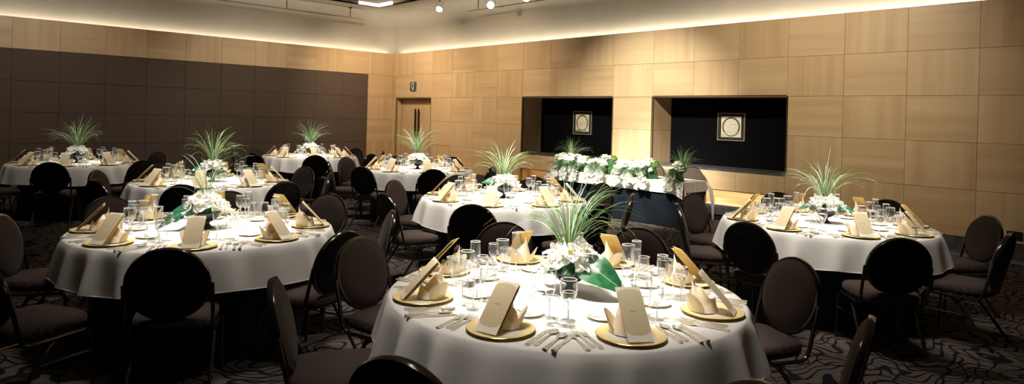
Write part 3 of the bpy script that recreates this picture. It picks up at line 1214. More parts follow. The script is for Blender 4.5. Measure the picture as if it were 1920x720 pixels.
def make_napkin():
    b = MB()
    # upright mitre-shaped fold, tallest towards the table centre
    n = 40

    def body(u, v):
        th = 2 * pi * u
        c, s = math.cos(th), math.sin(th)
        hgt = 0.055 + 0.100 * max(0.0, math.cos(th * 0.5)) ** 5
        k = v * hgt / 0.155
        ox = 0.005 + 0.045 * k
        ra = 0.058 * (1 - k) + 0.006 * k
        rb = 0.060 * (1 - k) + 0.005 * k
        return (ox + ra * c, rb * s, v * hgt)
    b.grid(body, n, 8, 0, True)

    def inner(u, v):
        th = 2 * pi * u
        c, s = math.cos(th), math.sin(th)
        hgt = 0.055 + 0.100 * max(0.0, math.cos(th * 0.5)) ** 5
        k = hgt / 0.155
        ox = 0.005 + 0.045 * k
        ra = (0.058 * (1 - k) + 0.006 * k) * (1 - v)
        rb = (0.060 * (1 - k) + 0.005 * k) * (1 - v)
        return (ox + ra * c - 0.0 * v, rb * s, hgt * (1 - v) + v * 0.10 * (1 if c > -2 else 0))
    b.grid(inner, n, 5, 0, True)
    # the side wings
    for sg in (-1, 1):
        def wing(u, v):
            th = R(12 + 96 * u) * sg
            w = math.sin(pi * min(1.0, u * 0.98 + 0.01)) ** 0.8
            h = v * (0.012 + 0.074 * w)
            e = 0.064 + 0.030 * v * w
            return (0.008 + e * math.cos(th), e * math.sin(th), h)
        b.grid(wing, 10, 5)

        def wing2(u, v):
            th = R(12 + 96 * u) * sg
            w = math.sin(pi * min(1.0, u * 0.98 + 0.01)) ** 0.8
            h = v * (0.012 + 0.074 * w)
            e = 0.061 + 0.030 * v * w
            return (0.008 + e * math.cos(th), e * math.sin(th), h)
        b.grid(wing2, 10, 5)
    # the pocket fold in front
    def pocket(u, v):
        th = R(110 + 140 * u)
        e = 0.066 - 0.016 * v
        h = v * (0.030 + 0.032 * math.sin(pi * u) ** 1.5)
        return (0.006 + e * math.cos(th), e * math.sin(th), h)
    b.grid(pocket, 14, 5)
    return b.build('folded_napkin', NAPKIN, angle=50)


def make_menu():
    """tall booklet leaning back on the napkin; local x towards table centre"""
    t = empty('menu_card')
    LEN, WD = 0.235, 0.106
    lean = R(43)
    base = Matrix.Translation((-0.105, 0, 0.012)) @ Matrix.Rotation(-lean, 4, 'Y')
    # in card space: z runs up the card, y to the guest's left, -x faces the guest
    W_ = Matrix.Rotation(R(90), 4, 'Y')

    def card(b, ang, th, mi, lo=0.0, hi=LEN, y0=-WD / 2, y1=WD / 2):
        # hinged on the left long side (y = +WD/2)
        hinge = Matrix.Translation((0, WD / 2, 0)) @ Matrix.Rotation(ang, 4, 'Z') @ Matrix.Translation((0, -WD / 2, 0))
        b.T = base2 @ hinge
        b.box((-th, y0, lo), (0.0, y1, hi), mi)
    base2 = Matrix.Translation((-0.112, 0, 0.010)) @ Matrix.Rotation(lean, 4, 'Y')
    b = MB()
    card(b, 0.0, 0.0016, 0)
    b.build('cover', COVER, t, smooth=False)
    b = MB()
    b.T = base2
    # arched tan field printed on the cover
    pts = []
    hw = WD / 2
    for i in range(17):
        y = -hw + WD * i / 16
        pts.append((y, 0.205 + 0.020 * math.sqrt(max(0, 1 - (y / hw) ** 2))))
    for i in range(16, -1, -1):
        y = -hw + WD * i / 16
        pts.append((y, 0.052 - 0.026 * math.sqrt(max(0, 1 - (y / hw) ** 2))))
    n = len(pts)
    vs = [(-0.0020, y, z) for y, z in pts] + [(-0.0016, y, z) for y, z in pts]
    fs = [tuple(range(n))] + [(i, n + i, n + (i + 1) % n, (i + 1) % n) for i in range(n)]
    b.add(vs, fs)
    cf = b.build('cover_field', COVER2, t, smooth=False)
    b = MB()
    b.T = base2
    for y, w in ((-0.010, 0.006), (-0.001, 0.004), (0.006, 0.007)):
        b.box((-0.0023, y, 0.126), (-0.0020, y + w, 0.1285))
    b.build('printed_mark', INK, cf, smooth=False)
    b = MB()
    card(b, R(3), 0.001, 0, 0.004, LEN - 0.004, -WD / 2 + 0.004, WD / 2)
    card(b, R(5), 0.001, 0, 0.006, LEN - 0.004, -WD / 2 + 0.004, WD / 2)
    b.build('inner_page', MUSTARD, t, smooth=False)
    b = MB()
    card(b, R(8), 0.0016, 0, 0.009)
    b.build('back_cover', MUSTARD, t, smooth=False)
    return t


def handle_st(x0, L):
    return [(x0, 0, 0.001, 0.0085, 0.005), (x0 + 0.006, 0, 0.001, 0.0095, 0.005), (x0 + 0.05, 0, 0.0015, 0.0070, 0.0045),
            (x0 + 0.10, 0, 0.004, 0.0035, 0.004)]


def make_fork():
    b = MB()
    st = handle_st(-0.105, 0.2) + [(0.025, 0, 0.006, 0.003, 0.003), (0.040, 0, 0.004, 0.011, 0.0018), (0.058, 0, 0.003, 0.0125, 0.0016)]
    b.bar(st)
    for k in range(4):
        y = -0.0108 + 0.0072 * k
        b.bar([(0.058, y, 0.003, 0.0020, 0.0016), (0.085, y, 0.005, 0.0018, 0.0014), (0.100, y, 0.009, 0.0012, 0.001)])
    return b.build('table_fork', SILVER, smooth=False)


def spoon(b, sc=1.0):
    st = handle_st(-0.105, 0.2) + [(0.035, 0, 0.005, 0.003, 0.003), (0.045, 0, 0.004, 0.004, 0.002)]
    b.bar(st)

    def bowl(u, v):
        th = 2 * pi * u
        return (0.072 + 0.033 * v * math.cos(th), 0.0205 * v * math.sin(th), 0.001 + 0.007 * v * v)
    b.grid(bowl, 20, 4, 0, True)

    def under(u, v):
        th = -2 * pi * u
        return (0.072 + 0.033 * v * math.cos(th), 0.0205 * v * math.sin(th), 0.0004 + 0.0065 * v * v)
    b.grid(under, 20, 4, 0, True)


def make_spoon():
    b = MB()
    spoon(b)
    return b.build('table_spoon', SILVER)


def make_knife():
    b = MB()
    b.bar([(-0.11, 0, 0.001, 0.0085, 0.006), (-0.10, 0, 0.001, 0.0095, 0.007), (-0.03, 0, 0.0015, 0.0065, 0.006), (-0.012, 0, 0.002, 0.0045, 0.005)])
    b.bar([(-0.012, 0, 0.002, 0.005, 0.003), (0.0, 0, 0.002, 0.009, 0.0022), (0.07, 0.0, 0.002, 0.0095, 0.0018), (0.10, -0.002, 0.002, 0.006, 0.0015), (0.112, -0.006, 0.002, 0.001, 0.0012)])
    return b.build('table_knife', SILVER, smooth=False)


def make_butter():
    b = MB()
    b.bar([(-0.06, 0, 0, 0.005, 0.003), (-0.01, 0, 0, 0.004, 0.003), (0.0, 0, 0, 0.006, 0.0016), (0.045, 0, 0, 0.0065, 0.0014), (0.058, -0.003, 0, 0.001, 0.001)])
    return b.build('butter_knife', SILVER, smooth=False)


def wall_prof(outer, th):
    inner = [(max(r - th, 0.0), z + (th if i == 0 else 0)) for i, (r, z) in enumerate(outer)]
    return outer + inner[::-1]


def stem_glass(name, bowl, zb, rf, parts, n=20):
    """bowl: outer profile from the stem upwards; zb: height of the bowl bottom; rf: foot radius"""
    def mk_bowl():
        b = MB()
        b.lathe(wall_prof(bowl, 0.0012), n)
        r, z = bowl[-1]
        b.tube([(((r - 0.0006) * math.cos(2 * pi * i / n)), ((r - 0.0006) * math.sin(2 * pi * i / n)), z) for i in range(n)], 0.0019, 5, 1, True)
        return b

    def mk_stem(b):
        b.lathe([(0.006, 0.006), (0.0042, 0.016), (0.0038, zb * 0.6), (0.0046, zb - 0.004), (0.0065, zb + 0.001)], 10, 1)
        return b

    def mk_foot(b):
        b.lathe([(0.0, 0.0005), (rf - 0.001, 0.0005), (rf, 0.0018), (rf * 0.6, 0.0035), (0.006, 0.006), (0, 0.007)], n)
        b.tube([(rf * math.cos(2 * pi * i / n), rf * math.sin(2 * pi * i / n), 0.0018) for i in range(n)], 0.0011, 4, 1, True)
        return b
    if parts:
        t = empty(name)
        mk_bowl().build('bowl', [GLASS, GLASS_EDGE], t)
        mk_stem(MB()).build('stem', [GLASS, GLASS_EDGE], t)
        mk_foot(MB()).build('foot', [GLASS, GLASS_EDGE], t)
        return t
    b = mk_bowl()
    mk_stem(b)
    mk_foot(b)
    return b.build(name, [GLASS, GLASS_EDGE])


BIG = [(0.002, 0.082), (0.017, 0.087), (0.031, 0.103), (0.0385, 0.124), (0.0385, 0.148), (0.035, 0.180)]
SMALL = [(0.002, 0.070), (0.014, 0.074), (0.025, 0.088), (0.030, 0.106), (0.030, 0.124), (0.027, 0.146)]
FLUTE = [(0.002, 0.088), (0.011, 0.094), (0.021, 0.115), (0.0265, 0.144), (0.0275, 0.178), (0.0255, 0.216)]


def make_tumbler():
    b = MB()
    n = 22
    b.lathe([(0.0, 0.0006), (0.026, 0.0006), (0.028, 0.004), (0.032, 0.118), (0.0308, 0.118), (0.0268, 0.012), (0.0, 0.010)], n)
    b.tube([(0.0314 * math.cos(2 * pi * i / n), 0.0314 * math.sin(2 * pi * i / n), 0.118) for i in range(n)], 0.0018, 5, 1, True)
    return b.build('water_tumbler', [GLASS, GLASS_EDGE])


PRO = {}
for near in (True, False):
    PRO[('big', near)] = Proto(stem_glass('wine_glass', BIG, 0.082, 0.033, near, 24 if near else 14))
    PRO[('small', near)] = Proto(stem_glass('white_wine_glass', SMALL, 0.070, 0.030, near, 22 if near else 14))
    PRO[('flute', near)] = Proto(stem_glass('champagne_flute', FLUTE, 0.088, 0.030, near, 20 if near else 12))
P_T = Proto(make_tumbler())
P_C = Proto(make_charger())
P_B = Proto(make_bread())
P_N = Proto(make_napkin())
P_M = Proto(make_menu())
P_F = Proto(make_fork())
P_S = Proto(make_spoon())
P_K = Proto(make_knife())
P_BK = Proto(make_butter())
ZT = 0.7488
NEAR = ('T1', 'T2', 'T7', 'T8')
rj = random.Random(21)
SHORT = {'T1': 'foremost table', 'T2': 'left foreground table', 'T3': 'middle left table', 'T4': 'far left table',
         'T5': 'back table by the partition', 'T6': 'back table before the door', 'T7': 'central table', 'T8': 'right table by the wall'}
for k in TABLES:
    cx, cy = TABLES[k]
    near = k in NEAR
    tn = SHORT[k]
    for ang, pos in seats(k):
        a = R(ang + rj.uniform(-1.5, 1.5))
        rz = a + pi
        rr = 0.722
        px, py = cx + rr * math.cos(a), cy + rr * math.sin(a)

        def L(f, l):
            return (px + f * math.cos(rz) - l * math.sin(rz), py + f * math.sin(rz) + l * math.cos(rz))

        def put(P, f, l, z, dr, label, cat, group):
            x, y = L(f + rj.uniform(-0.003, 0.003), l + rj.uniform(-0.0015, 0.0015))
            return P.place((x, y, ZT + z), rz + R(dr), label + ' at the %s place of the %s' % (pos, tn), cat, group + ' on the ' + tn)
        put(P_C, 0, 0, 0, rj.uniform(0, 90), 'gold-rimmed charger plate', 'plate', 'charger plates')
        yw = rj.uniform(-9, 9)
        put(P_N, 0.034, 0, 0.0102, yw, 'beige folded napkin', 'napkin', 'folded napkins')
        put(P_M, 0.012, rj.uniform(-0.01, 0.01), 0.0058, yw + rj.uniform(-4, 4), 'leaning menu card', 'menu', 'menu cards')
        put(P_B, 0.265, 0.0, 0, 0, 'small white bread plate', 'plate', 'bread plates')
        put(P_BK, 0.265, 0.02, 0.0125, 70 + rj.uniform(-10, 10), 'butter knife', 'knife', 'butter knives')
        for q, (w, dl) in enumerate((('inner', 0.170), ('middle', 0.200), ('outer', 0.230))):
            put(P_F, 0.01 - 0.012 * (q == 2) + 0.012 * (q == 1), dl, 0, rj.uniform(-0.8, 0.8), w + ' fork', 'fork', 'forks')
        put(P_K, 0.0, -0.166, 0, rj.uniform(-1.5, 1.5), 'inner knife', 'knife', 'table knives')
        put(P_S, 0.012, -0.198, 0, rj.uniform(-1, 1), 'inner spoon', 'spoon', 'table spoons')
        put(P_S, -0.015, -0.2455, 0, rj.uniform(-1, 1), 'outer spoon', 'spoon', 'table spoons')
        put(P_K, -0.005, -0.281, 0, rj.uniform(-2, 2), 'outer knife', 'knife', 'table knives')
        put(P_T, 0.185, -0.150, 0, 0, 'water tumbler', 'glass', 'tumblers')
        put(PRO[('flute', near)], 0.258, -0.108, 0, 0, 'tall champagne flute', 'glass', 'flutes')
        put(PRO[('big', near)], 0.262, -0.192, 0, 0, 'large wine glass', 'glass', 'wine glasses')
        put(PRO[('small', near)], 0.190, -0.222, 0, 0, 'small wine glass', 'glass', 'small wine glasses')


# ------------------------------------------------------------------ flowers
def petal_fn(L_, Wd, curl, ruffle, seed):
    def fn(u, v):
        s = u
        w = Wd * math.sin(pi * min(1, (0.08 + 0.92 * s)) ** 0.75) ** 0.8
        y = (v - 0.5) * 2 * w
        z = curl * (s * s) * L_ + 0.25 * abs(v - 0.5) * Wd + ruffle * math.sin(9 * v + seed) * s
        return (0.004 + L_ * s, y, z)
    return fn


def flower_mesh(seed, rad=0.052):
    rn = random.Random(seed)
    b = MB()
    for k in range(5):
        b.T = Matrix.Rotation(2 * pi * k / 5 + rn.uniform(-0.15, 0.15), 4, 'Z') @ Matrix.Rotation(R(-18 + rn.uniform(-14, 10)), 4, 'Y')
        b.grid(petal_fn(rad * rn.uniform(0.88, 1.08), rad * 0.52, rn.uniform(-0.25, 0.15), 0.05 * rad * 2, rn.uniform(0, 6)), 7, 6, 0)
    # ruffled lip and yellow throat
    for k in range(2):
        b.T = Matrix.Rotation(rn.uniform(0, 6.28), 4, 'Z') @ Matrix.Rotation(R(-52), 4, 'Y')
        b.grid(petal_fn(rad * 0.6, rad * 0.26, 0.5, 0.004, k), 6, 6, 0)
    b.T = Matrix.Identity(4)
    b.lathe([(0.0, 0.016), (0.007, 0.014), (0.009, 0.008), (0.004, 0.0), (0, -0.004)], 10, 1)
    b.T = Matrix.Identity(4)
    return b.mesh('flower', [PETAL, YELLOW], angle=70)


FM = [flower_mesh(1), flower_mesh(2), flower_mesh(3)]


def small_orchids(seed, n, spread, drop, pale):
    """sprig: a thin stem with little five-petalled flowers"""
    rn = random.Random(seed)
    b = MB()
    pts = [(spread * q / 6, 0.03 * math.sin(q), -drop * (q / 6) ** 1.5 + 0.012 * math.sin(q * 2)) for q in range(7)]
    b.tube(pts, 0.0015, 4, 2)
    for i in range(n):
        q = (i + 0.5) / n
        x = spread * q + rn.uniform(-0.02, 0.02)
        y = rn.uniform(-0.06, 0.06)
        z = -drop * q ** 1.5 + rn.uniform(0.0, 0.035)
        M_ = Matrix.Translation((x, y, z)) @ Matrix.Rotation(rn.uniform(0, 6), 4, 'Z') @ Matrix.Rotation(rn.uniform(-0.9, 0.9), 4, 'X')
        for k in range(5):
            b.T = M_ @ Matrix.Rotation(2 * pi * k / 5, 4, 'Z')
            r_ = rn.uniform(0.013, 0.020)
            b.add([(0.002, 0, 0), (r_ * 0.6, -r_ * 0.42, 0.004), (r_, 0, 0.002), (r_ * 0.6, r_ * 0.42, 0.004)], [(0, 1, 2, 3)], 0 if rn.random() < pale else 1)
    b.T = Matrix.Identity(4)
    return b.mesh('orchid_sprig', [PETAL, PALEGREEN, GRASS1], angle=60)


SPRIG_FLAT = small_orchids(4, 16, 0.22, 0.10, 0.75)
SPRIG_HANG = small_orchids(6, 46, 0.13, 0.27, 0.72)


def blade(b, base, az, phi0, bend, L_, w, mi, rn, seg=9, p=1.6):
    pos = Vector(base)
    vs, fs = [], []
    side = Vector((-math.sin(az), math.cos(az), 0))
    tw = rn.uniform(-0.6, 0.6)
    for q in range(seg + 1):
        s = q / seg
        ph = phi0 + bend * s ** p
        d = Vector((math.cos(az) * math.sin(ph), math.sin(az) * math.sin(ph), math.cos(ph)))
        nrm = d.cross(side)
        sd = (side * math.cos(tw) + nrm * math.sin(tw))
        ww = w * (1 - s ** 2.5) + 0.0004
        vs += [tuple(pos - sd * ww), tuple(pos + nrm * ww * 0.35), tuple(pos + sd * ww)]
        pos = pos + d * (L_ / seg)
    for q in range(seg):
        a = q * 3
        fs += [(a, a + 1, a + 4, a + 3), (a + 1, a + 2, a + 5, a + 4)]
    b.add(vs, fs, mi)


def grass_mesh(seed, n=95, H=0.53, w=0.0019):
    rn = random.Random(seed)
    b = MB()
    for i in range(n):
        az = rn.uniform(0, 2 * pi)
        rb = rn.uniform(0, 0.016)
        c = rn.random()
        if c < 0.13:
            phi0, bend, L_ = rn.uniform(0.02, 0.12), rn.uniform(0.1, 0.6), H * rn.uniform(0.75, 1.0)
        elif c < 0.45:
            phi0, bend, L_ = rn.uniform(0.05, 0.32), rn.uniform(0.6, 1.6), H * rn.uniform(0.8, 1.1)
        else:
            phi0, bend, L_ = rn.uniform(0.10, 0.55), rn.uniform(1.4, 2.6), H * rn.uniform(0.8, 1.2)
        mi = rn.choices((0, 1, 2), (0.62, 0.33, 0.05))[0]
        blade(b, (rb * math.cos(az), rb * math.sin(az), rn.uniform(0, 0.02)), az, phi0, bend, L_, w * rn.uniform(0.7, 1.25), mi, rn)
    return b.mesh('grass_spray', [GRASS1, GRASS2, GRASS3], angle=180)


GM = [grass_mesh(11), grass_mesh(12, 80), grass_mesh(14, 85), grass_mesh(17, 34, 0.56)]


def leaf_mesh(L_, Wd, droop, seed=0):
    b = MB()

    def fn(u, v, off=0.0):
        s = u
        w = Wd * (math.sin(pi * min(1, 0.03 + 0.97 * s) ** 0.72)) ** 0.9
        y = (v - 0.5) * 2
        z = 0.05 * s - droop * s * s + 0.16 * w * abs(y) + 0.003 * math.sin(26 * s + 5 * abs(y)) * (1 - abs(y)) + off
        return (L_ * s, y * w, z)
    b.grid(lambda u, v: fn(u, v), 18, 8, 0)
    b.grid(lambda u, v: fn(u, 1 - v, -0.0012), 18, 8, 0)
    b.tube([fn(q / 10, 0.5, 0.001) for q in range(11)], 0.0016, 5, 1)
    return b


def centrepiece(k, leaves, sprigs, gseed, gh, bowl_off=(0, 0), up=1.0, nfl=14):
    cx, cy = TABLES[k]
    rn = random.Random(sum(map(ord, k)))
    t = empty('flower_centrepiece', (cx + bowl_off[0], cy + bowl_off[1], ZT))
    tag(t, 'white flower centrepiece with tall grass on %s' % TNAME[k], 'centrepiece', 'flower centrepieces')
    b = MB()
    b.lathe([(0.0, 0.0), (0.046, 0.0), (0.048, 0.006), (0.030, 0.016), (0.018, 0.034), (0.020, 0.046), (0.055, 0.062), (0.085, 0.088), (0.097, 0.116),
             (0.094, 0.118), (0.080, 0.092), (0.0, 0.080)], 36)
    b.build('footed_bowl', BOWL, t, angle=50)
    b = MB()

    def dome(u, v):
        th = 2 * pi * u
        return (0.088 * v * math.cos(th), 0.088 * v * math.sin(th), 0.105 + 0.055 * (1 - v * v))
    b.grid(dome, 24, 5, 0, True)
    b.build('foliage_base', FERN, t)
    toc = math.atan2(CAMXY[1] - cy, CAMXY[0] - cx)
    for i in range(nfl):
        a = toc + 2 * pi * i / nfl * 1.0 + rn.uniform(-0.2, 0.2)
        ring = i % 2
        rad = 0.122 if ring else 0.066
        z = 0.142 if ring else 0.205
        if ring and math.cos(a - toc) > 0.55:
            z += 0.035
            rad *= 0.8
        fo = bpy.data.objects.new('flower', FM[i % 3])
        COL.objects.link(fo)
        fo.parent = t
        fo.location = (rad * math.cos(a), rad * math.sin(a), z + rn.uniform(-0.015, 0.02))
        tilt = R(60 if ring else 34)
        d = Vector((math.cos(a) * math.sin(tilt), math.sin(a) * math.sin(tilt), math.cos(tilt)))
        fo.rotation_euler = d.to_track_quat('Z', 'Y').to_euler()
        fo.scale = [rn.uniform(1.1, 1.45)] * 3
    for (az, L_, Wd, droop, z, m) in leaves:
        lo = leaf_mesh(L_, Wd, droop).build('leaf', [m, GRASS2], t, angle=80)
        lo.location = (0.06 * math.cos(R(az)), 0.06 * math.sin(R(az)), z)
        ly = R(az) + pi / 2
        face = 1 if math.cos(ly - toc) < 0 else -1
        lo.rotation_euler = (face * R(38), 0, R(az))
    for (az, r0, z, kind) in sprigs:
        so = bpy.data.objects.new('orchid_sprig', SPRIG_FLAT if kind == 'f' else SPRIG_HANG)
        COL.objects.link(so)
        so.parent = t
        so.location = (r0 * math.cos(R(az)), r0 * math.sin(R(az)), z)
        so.rotation_euler = (0, 0, R(az))
    g = bpy.data.objects.new('grass_spray', GM[gseed])
    COL.objects.link(g)
    g.parent = t
    g.location = (-0.01, 0.0, 0.15)
    g.scale = (gh, gh, gh * up)
    g.rotation_euler = (0, 0, R(40 * gseed + sum(map(ord, k)) * 31))
    return t


centrepiece('T1', [(-2, 0.24, 0.085, 0.20, 0.150, LEAF), (-170, 0.16, 0.03, 0.12, 0.13, LEAF), (-95, 0.09, 0.035, 0.06, 0.12, LEAF), (-60, 0.09, 0.035, 0.05, 0.12, LEAF)],
            [(-118, 0.09, 0.12, 'f'), (-140, 0.12, 0.11, 'f')], 0, 0.92, (0.03, 0.0))
centrepiece('T2', [(-84, 0.25, 0.062, 0.23, 0.145, LEAFB), (-150, 0.10, 0.04, 0.03, 0.14, LEAF), (10, 0.08, 0.03, 0.05, 0.12, LEAF)],
            [(40, 0.10, 0.12, 'f'), (55, 0.12, 0.11, 'f'), (-60, 0.09, 0.14, 'f')], 3, 0.85)
centrepiece('T3', [(-125, 0.20, 0.05, 0.09, 0.15, LEAFB), (40, 0.14, 0.04, 0.11, 0.13, LEAF)],
            [(45, 0.10, 0.12, 'f'), (-135, 0.12, 0.12, 'f')], 2, 1.05)
centrepiece('T4', [(50, 0.14, 0.04, 0.08, 0.13, LEAF)], [(50, 0.10, 0.12, 'f'), (-130, 0.1, 0.12, 'f')], 0, 1.08)
centrepiece('T5', [(-110, 0.12, 0.045, 0.03, 0.15, LEAF)], [(-135, 0.10, 0.14, 'f'), (45, 0.1, 0.12, 'f')], 1, 1.05)
centrepiece('T6', [(-70, 0.10, 0.06, 0.13, 0.15, LEAF), (-110, 0.10, 0.055, 0.10, 0.15, LEAF)], [(45, 0.10, 0.12, 'f')], 2, 1.15)
centrepiece('T7', [(-138, 0.19, 0.06, 0.06, 0.16, LEAF)], [(-120, 0.12, 0.12, 'f'), (50, 0.1, 0.12, 'f')], 0, 1.02, (0, 0), 0.95)
centrepiece('T8', [(18, 0.20, 0.045, 0.12, 0.14, LEAFB), (-152, 0.17, 0.04, 0.10, 0.14, LEAFB), (0, 0.12, 0.04, 0.06, 0.14, LEAFB)],
            [(-105, 0.09, 0.13, 'f'), (48, 0.1, 0.13, 'f')], 1, 0.95)

# ------------------------------------------------------------------ head table
HX0, HX1, HY0, HY1, HZ = 7.40, 10.05, -1.31, -0.70, 0.70
t = empty('head_table', ((HX0 + HX1) / 2, (HY0 + HY1) / 2, 0))
tag(t, 'long head table with navy skirt before the wall niches', 'table')
ox, oy = (HX0 + HX1) / 2, (HY0 + HY1) / 2
b = MB()
b.box((HX0 - ox, HY0 - oy, HZ - 0.04), (HX1 - ox, HY1 - oy, HZ - 0.004))
b.build('tabletop', mat('plywood_top', (0.25, 0.16, 0.08), 0.6), t, smooth=False)
b = MB()
hw, hd = (HX1 - HX0) / 2, (HY1 - HY0) / 2
per = []
nn = 60
for i in range(nn):
    per.append((-hw + 2 * hw * i / nn, -hd, 0))
for i in range(16):
    per.append((hw, -hd + 2 * hd * i / 16, 1))
for i in range(nn):
    per.append((hw - 2 * hw * i / nn, hd, 2))
for i in range(16):
    per.append((-hw, hd - 2 * hd * i / 16, 3))
rs = random.Random(4)
off = [rs.uniform(-0.006, 0.01) for _ in per]
vs, fs = [], []
nz = 8
for i, (x, y, sd) in enumerate(per):
    for j in range(nz + 1):
        v = j / nz
        o_ = off[i] * (1 - v) + 0.006 * math.sin(x * 9 + v * 5 + y * 7) * (1 - v)
        dx, dy = ((0, -1), (1, 0), (0, 1), (-1, 0))[sd]
        vs.append((x + dx * o_, y + dy * o_, 0.012 + (HZ - 0.03) * v))
n_ = len(per)
for i in range(n_):
    k = (i + 1) % n_
    for j in range(nz):
        fs.append((i * (nz + 1) + j, k * (nz + 1) + j, k * (nz + 1) + j + 1, i * (nz + 1) + j + 1))
b.add(vs, fs)
NAVY_L = noisy('navy_skirt_satin', (0.003, 0.0055, 0.009), (0.007, 0.011, 0.017), 5, 0.55, 0.6, 0.25)
b.build('table_skirt', NAVY_L, t, angle=60)
# white cloth
b = MB()
e = 0.012
x0, x1, y0, y1 = HX0 - e, HX1 + e, HY0 - e, HY1 + e
zt = HZ + 0.004
b.box((x0, y0, zt - 0.006), (x1, y1, zt))


def drape(p0, p1, out, z_end, tip0=0.0, tip1=0.0, n=40):
    p0, p1 = Vector(p0), Vector(p1)
    d = Vector(out)
    vs, fs = [], []
    for i in range(n + 1):
        s = i / n
        p = p0.lerp(p1, s)
        ze = z_end - tip0 * max(0, 1 - s / 0.06) - tip1 * max(0, 1 - (1 - s) / 0.06)
        for j in range(5):
            q = j / 4
            o_ = d * (0.004 + (0.018 + 0.006 * math.sin(s * 40)) * q)
            vs.append((p.x + o_.x, p.y + o_.y, zt - (zt - ze) * q))
    for i in range(n):
        for j in range(4):
            a = i * 5 + j
            fs.append((a, a + 5, a + 6, a + 1))
    b.add(vs, fs)


drape((x0, y0, 0), (x1, y0, 0), (0, -1, 0), 0.52, 0.05, 0.07)
drape((x1, y0, 0), (x1, y1, 0), (1, 0.0, 0), 0.545, 0.09, 0.0, 24)
drape((x1, y1, 0), (x0, y1, 0), (0, 1, 0), 0.10, 0.0, 0.0)
drape((x0, y1, 0), (x0, y0, 0), (-1, 0, 0), 0.52, 0.0, 0.05, 24)
# the long corner fold at the back right end
cv = [(x1 + 0.0, y1 - 0.02, zt), (x1 + 0.03, y1 + 0.04, 0.58), (x1 + 0.05, y1 + 0.10, 0.33), (x1 + 0.05, y1 + 0.12, 0.10)]
wv = [0.01, 0.07, 0.05, 0.03]
vs = []
for (x, y, z), w in zip(cv, wv):
    vs += [(x + w * 0.4, y - w, z), (x + w * 0.9, y, z), (x, y + w, z)]
b.add(vs, [f for i in range(3) for f in ((i * 3, i * 3 + 1, i * 3 + 4, i * 3 + 3), (i * 3 + 1, i * 3 + 2, i * 3 + 5, i * 3 + 4))])
tag(b.build('tablecloth', CLOTH, angle=50), 'white cloth hanging over the long head table', 'tablecloth')


def fuzz_ball(seed, r, n):
    rn = random.Random(seed)
    b = MB()
    b.lathe([(0.0, -r * 0.7), (r * 0.6, -r * 0.5), (r * 0.85, 0), (r * 0.6, r * 0.5), (0.0, r * 0.75)], 14)
    for i in range(n):
        a, ph = rn.uniform(0, 2 * pi), math.acos(rn.uniform(-0.2, 1))
        blade(b, (0, 0, 0), a, ph, rn.uniform(-0.1, 0.3), r * rn.uniform(1.0, 1.35), 0.0022, 0, rn, 3)
    return b.mesh('moss_tuft', [MOSS], angle=80)


def hang_mesh(seed, n, L0):
    rn = random.Random(seed)
    b = MB()
    for i in range(n):
        a = rn.uniform(-0.9, 0.9) - pi / 2
        blade(b, (rn.uniform(-0.08, 0.08), rn.uniform(-0.02, 0.02), 0), a, rn.uniform(0.7, 1.3), rn.uniform(1.2, 1.75), L0 * rn.uniform(0.55, 1.25), 0.0018, 0 if rn.random() < 0.75 else 1, rn, 7, 0.7)
    return b.mesh('hanging_foliage', [FERN, GRASS1], angle=180)


def anthurium():
    b = leaf_mesh(0.13, 0.055, 0.06)
    return b.mesh('anthurium', [PALEGREEN, YELLOW], angle=80)


MOSS_M = [fuzz_ball(1, 0.065, 420), fuzz_ball(2, 0.055, 340)]
HANG_M = [hang_mesh(1, 60, 0.26), hang_mesh(2, 44, 0.36)]
ANTH = anthurium()
LEAF_M = leaf_mesh(0.16, 0.05, 0.10).mesh('leaf', [LEAF, LEAF], angle=80)


def part(me, name, t, loc, rot=(0, 0, 0), sc=1.0):
    o = bpy.data.objects.new(name, me)
    COL.objects.link(o)
    o.parent = t
    o.location = loc
    o.rotation_euler = rot
    o.scale = (sc, sc, sc)
    return o


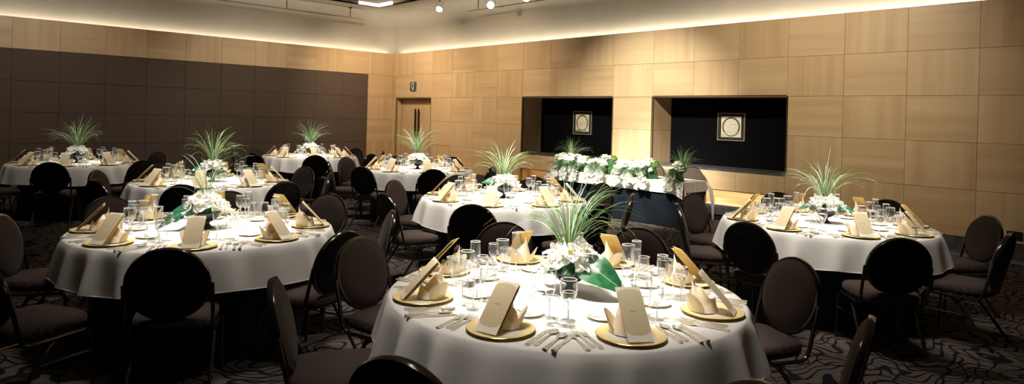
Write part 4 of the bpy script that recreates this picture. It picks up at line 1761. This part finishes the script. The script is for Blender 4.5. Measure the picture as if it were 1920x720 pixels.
def garland(x0, x1, label, seed, nfl, grass_at, lumps):
    rn = random.Random(seed)
    cx = (x0 + x1) / 2
    yb = HY0 + 0.11
    t = empty('flower_arrangement', (cx, yb, zt))
    tag(t, label, 'flower arrangement', 'flower arrangements on the head table')
    b = MB()
    nb = 60

    def mound(u, v):
        x = x0 - cx + (x1 - x0) * u
        end = min(1.0, min(u, 1 - u) * (x1 - x0) / 0.10 + 0.15)
        a = pi * v
        h = (0.19 + 0.03 * math.sin(x * 7 + 1)) * end
        return (x, -0.095 * math.cos(a) * end - 0.005, 0.005 + max(0.0, h * math.sin(a)))
    b.grid(mound, nb, 10)
    b.build('foliage_base', FERN, t)

    def surf(u, v):
        p = mound(u, v)
        n = Vector((0, -math.cos(pi * v), math.sin(pi * v) * 1.0 + 0.15)).normalized()
        return Vector(p), n
    for i in range(nfl):
        # flowers gather in cascades with darker gaps between
        c = lumps[i % len(lumps)]
        x = x0 - cx + (x1 - x0) * c + rn.gauss(0, 0.047)
        q = rn.random()
        if q < 0.6:
            v = rn.uniform(0.12, 0.78)
            p, n = surf(min(0.99, max(0.01, (x - x0 + cx) / (x1 - x0))), v)
            n = (n + Vector((rn.uniform(-0.5, 0.5), -0.45, rn.uniform(-0.1, 0.4)))).normalized()
            p = p + n * rn.uniform(0.02, 0.085)
            p.z = max(p.z, 0.07)
        else:
            n = Vector((rn.uniform(-0.4, 0.4), -1, rn.uniform(0.1, 0.8))).normalized()
            z = rn.uniform(-0.13, 0.09)
            p = Vector((x, -0.215 - 0.03 * rn.random() + 0.1 * min(0, z), z))
        part(FM[i % 3], 'flower', t, p, n.to_track_quat('Z', 'Y').to_euler(), rn.uniform(0.85, 1.3))
    for c in lumps:
        for q in range(3):
            u = min(0.98, max(0.02, c + rn.uniform(-0.035, 0.035)))
            p, n = surf(u, 0.06)
            part(SPRIG_HANG, 'orchid_sprig', t, p + Vector((0, -0.07, 0.06)), (R(rn.uniform(-15, 15)), 0, R(-90 + rn.uniform(-40, 40))), rn.uniform(0.75, 1.05))
        p, n = surf(min(0.92, c + 0.5 / len(lumps) * 0.9), 0.1)
        part(HANG_M[rn.randrange(2)], 'hanging_foliage', t, p + Vector((0, -0.08, 0.07)), (0, 0, rn.uniform(-0.3, 0.3)), rn.uniform(0.85, 1.15))
        part(HANG_M[rn.randrange(2)], 'hanging_foliage', t, p + Vector((-0.1 if x1 - x0 > 1 else 0.02, -0.08, 0.03)), (0, 0, rn.uniform(-0.3, 0.3)), rn.uniform(0.7, 1.0))
        p, n = surf(min(0.97, c + 0.4 / len(lumps)), 0.62)
        part(MOSS_M[rn.randrange(2)], 'moss_tuft', t, p + Vector((0, 0, 0.05)), (0, 0, rn.uniform(0, 6)), rn.uniform(0.9, 1.2))
        p, n = surf(min(0.97, max(0.03, c + rn.uniform(-0.06, 0.06))), 0.25)
        part(ANTH, 'anthurium', t, p + n * 0.06, (R(rn.uniform(-20, 20)), R(rn.uniform(-30, 30)), R(-90 + rn.uniform(-50, 50))), 1.0)
        p, n = surf(min(0.97, max(0.03, c + 0.45 / len(lumps))), 0.2)
        if rn.random() < 0.4:
            part(LEAF_M, 'leaf', t, p + n * 0.03, (0, R(35), R(-90 + rn.uniform(-40, 40))), 1.0)
    for gx, gz, gs, gi in grass_at:
        g = part(GM[gi], 'grass_spray', t, (gx - cx, 0.02, gz - zt), (0, 0, gx * 3), gs)
    return t


garland(7.38, 9.52, 'long mound of white flowers and greenery along the head table', 3, 250, [(7.66, 0.86, 0.85, 1)], [0.05, 0.16, 0.27, 0.42, 0.53, 0.70, 0.80, 0.92])
garland(9.77, 9.99, 'small white flower arrangement at the right end of the head table', 9, 26, [(9.93, 0.80, 0.92, 2)], [0.4, 0.6])
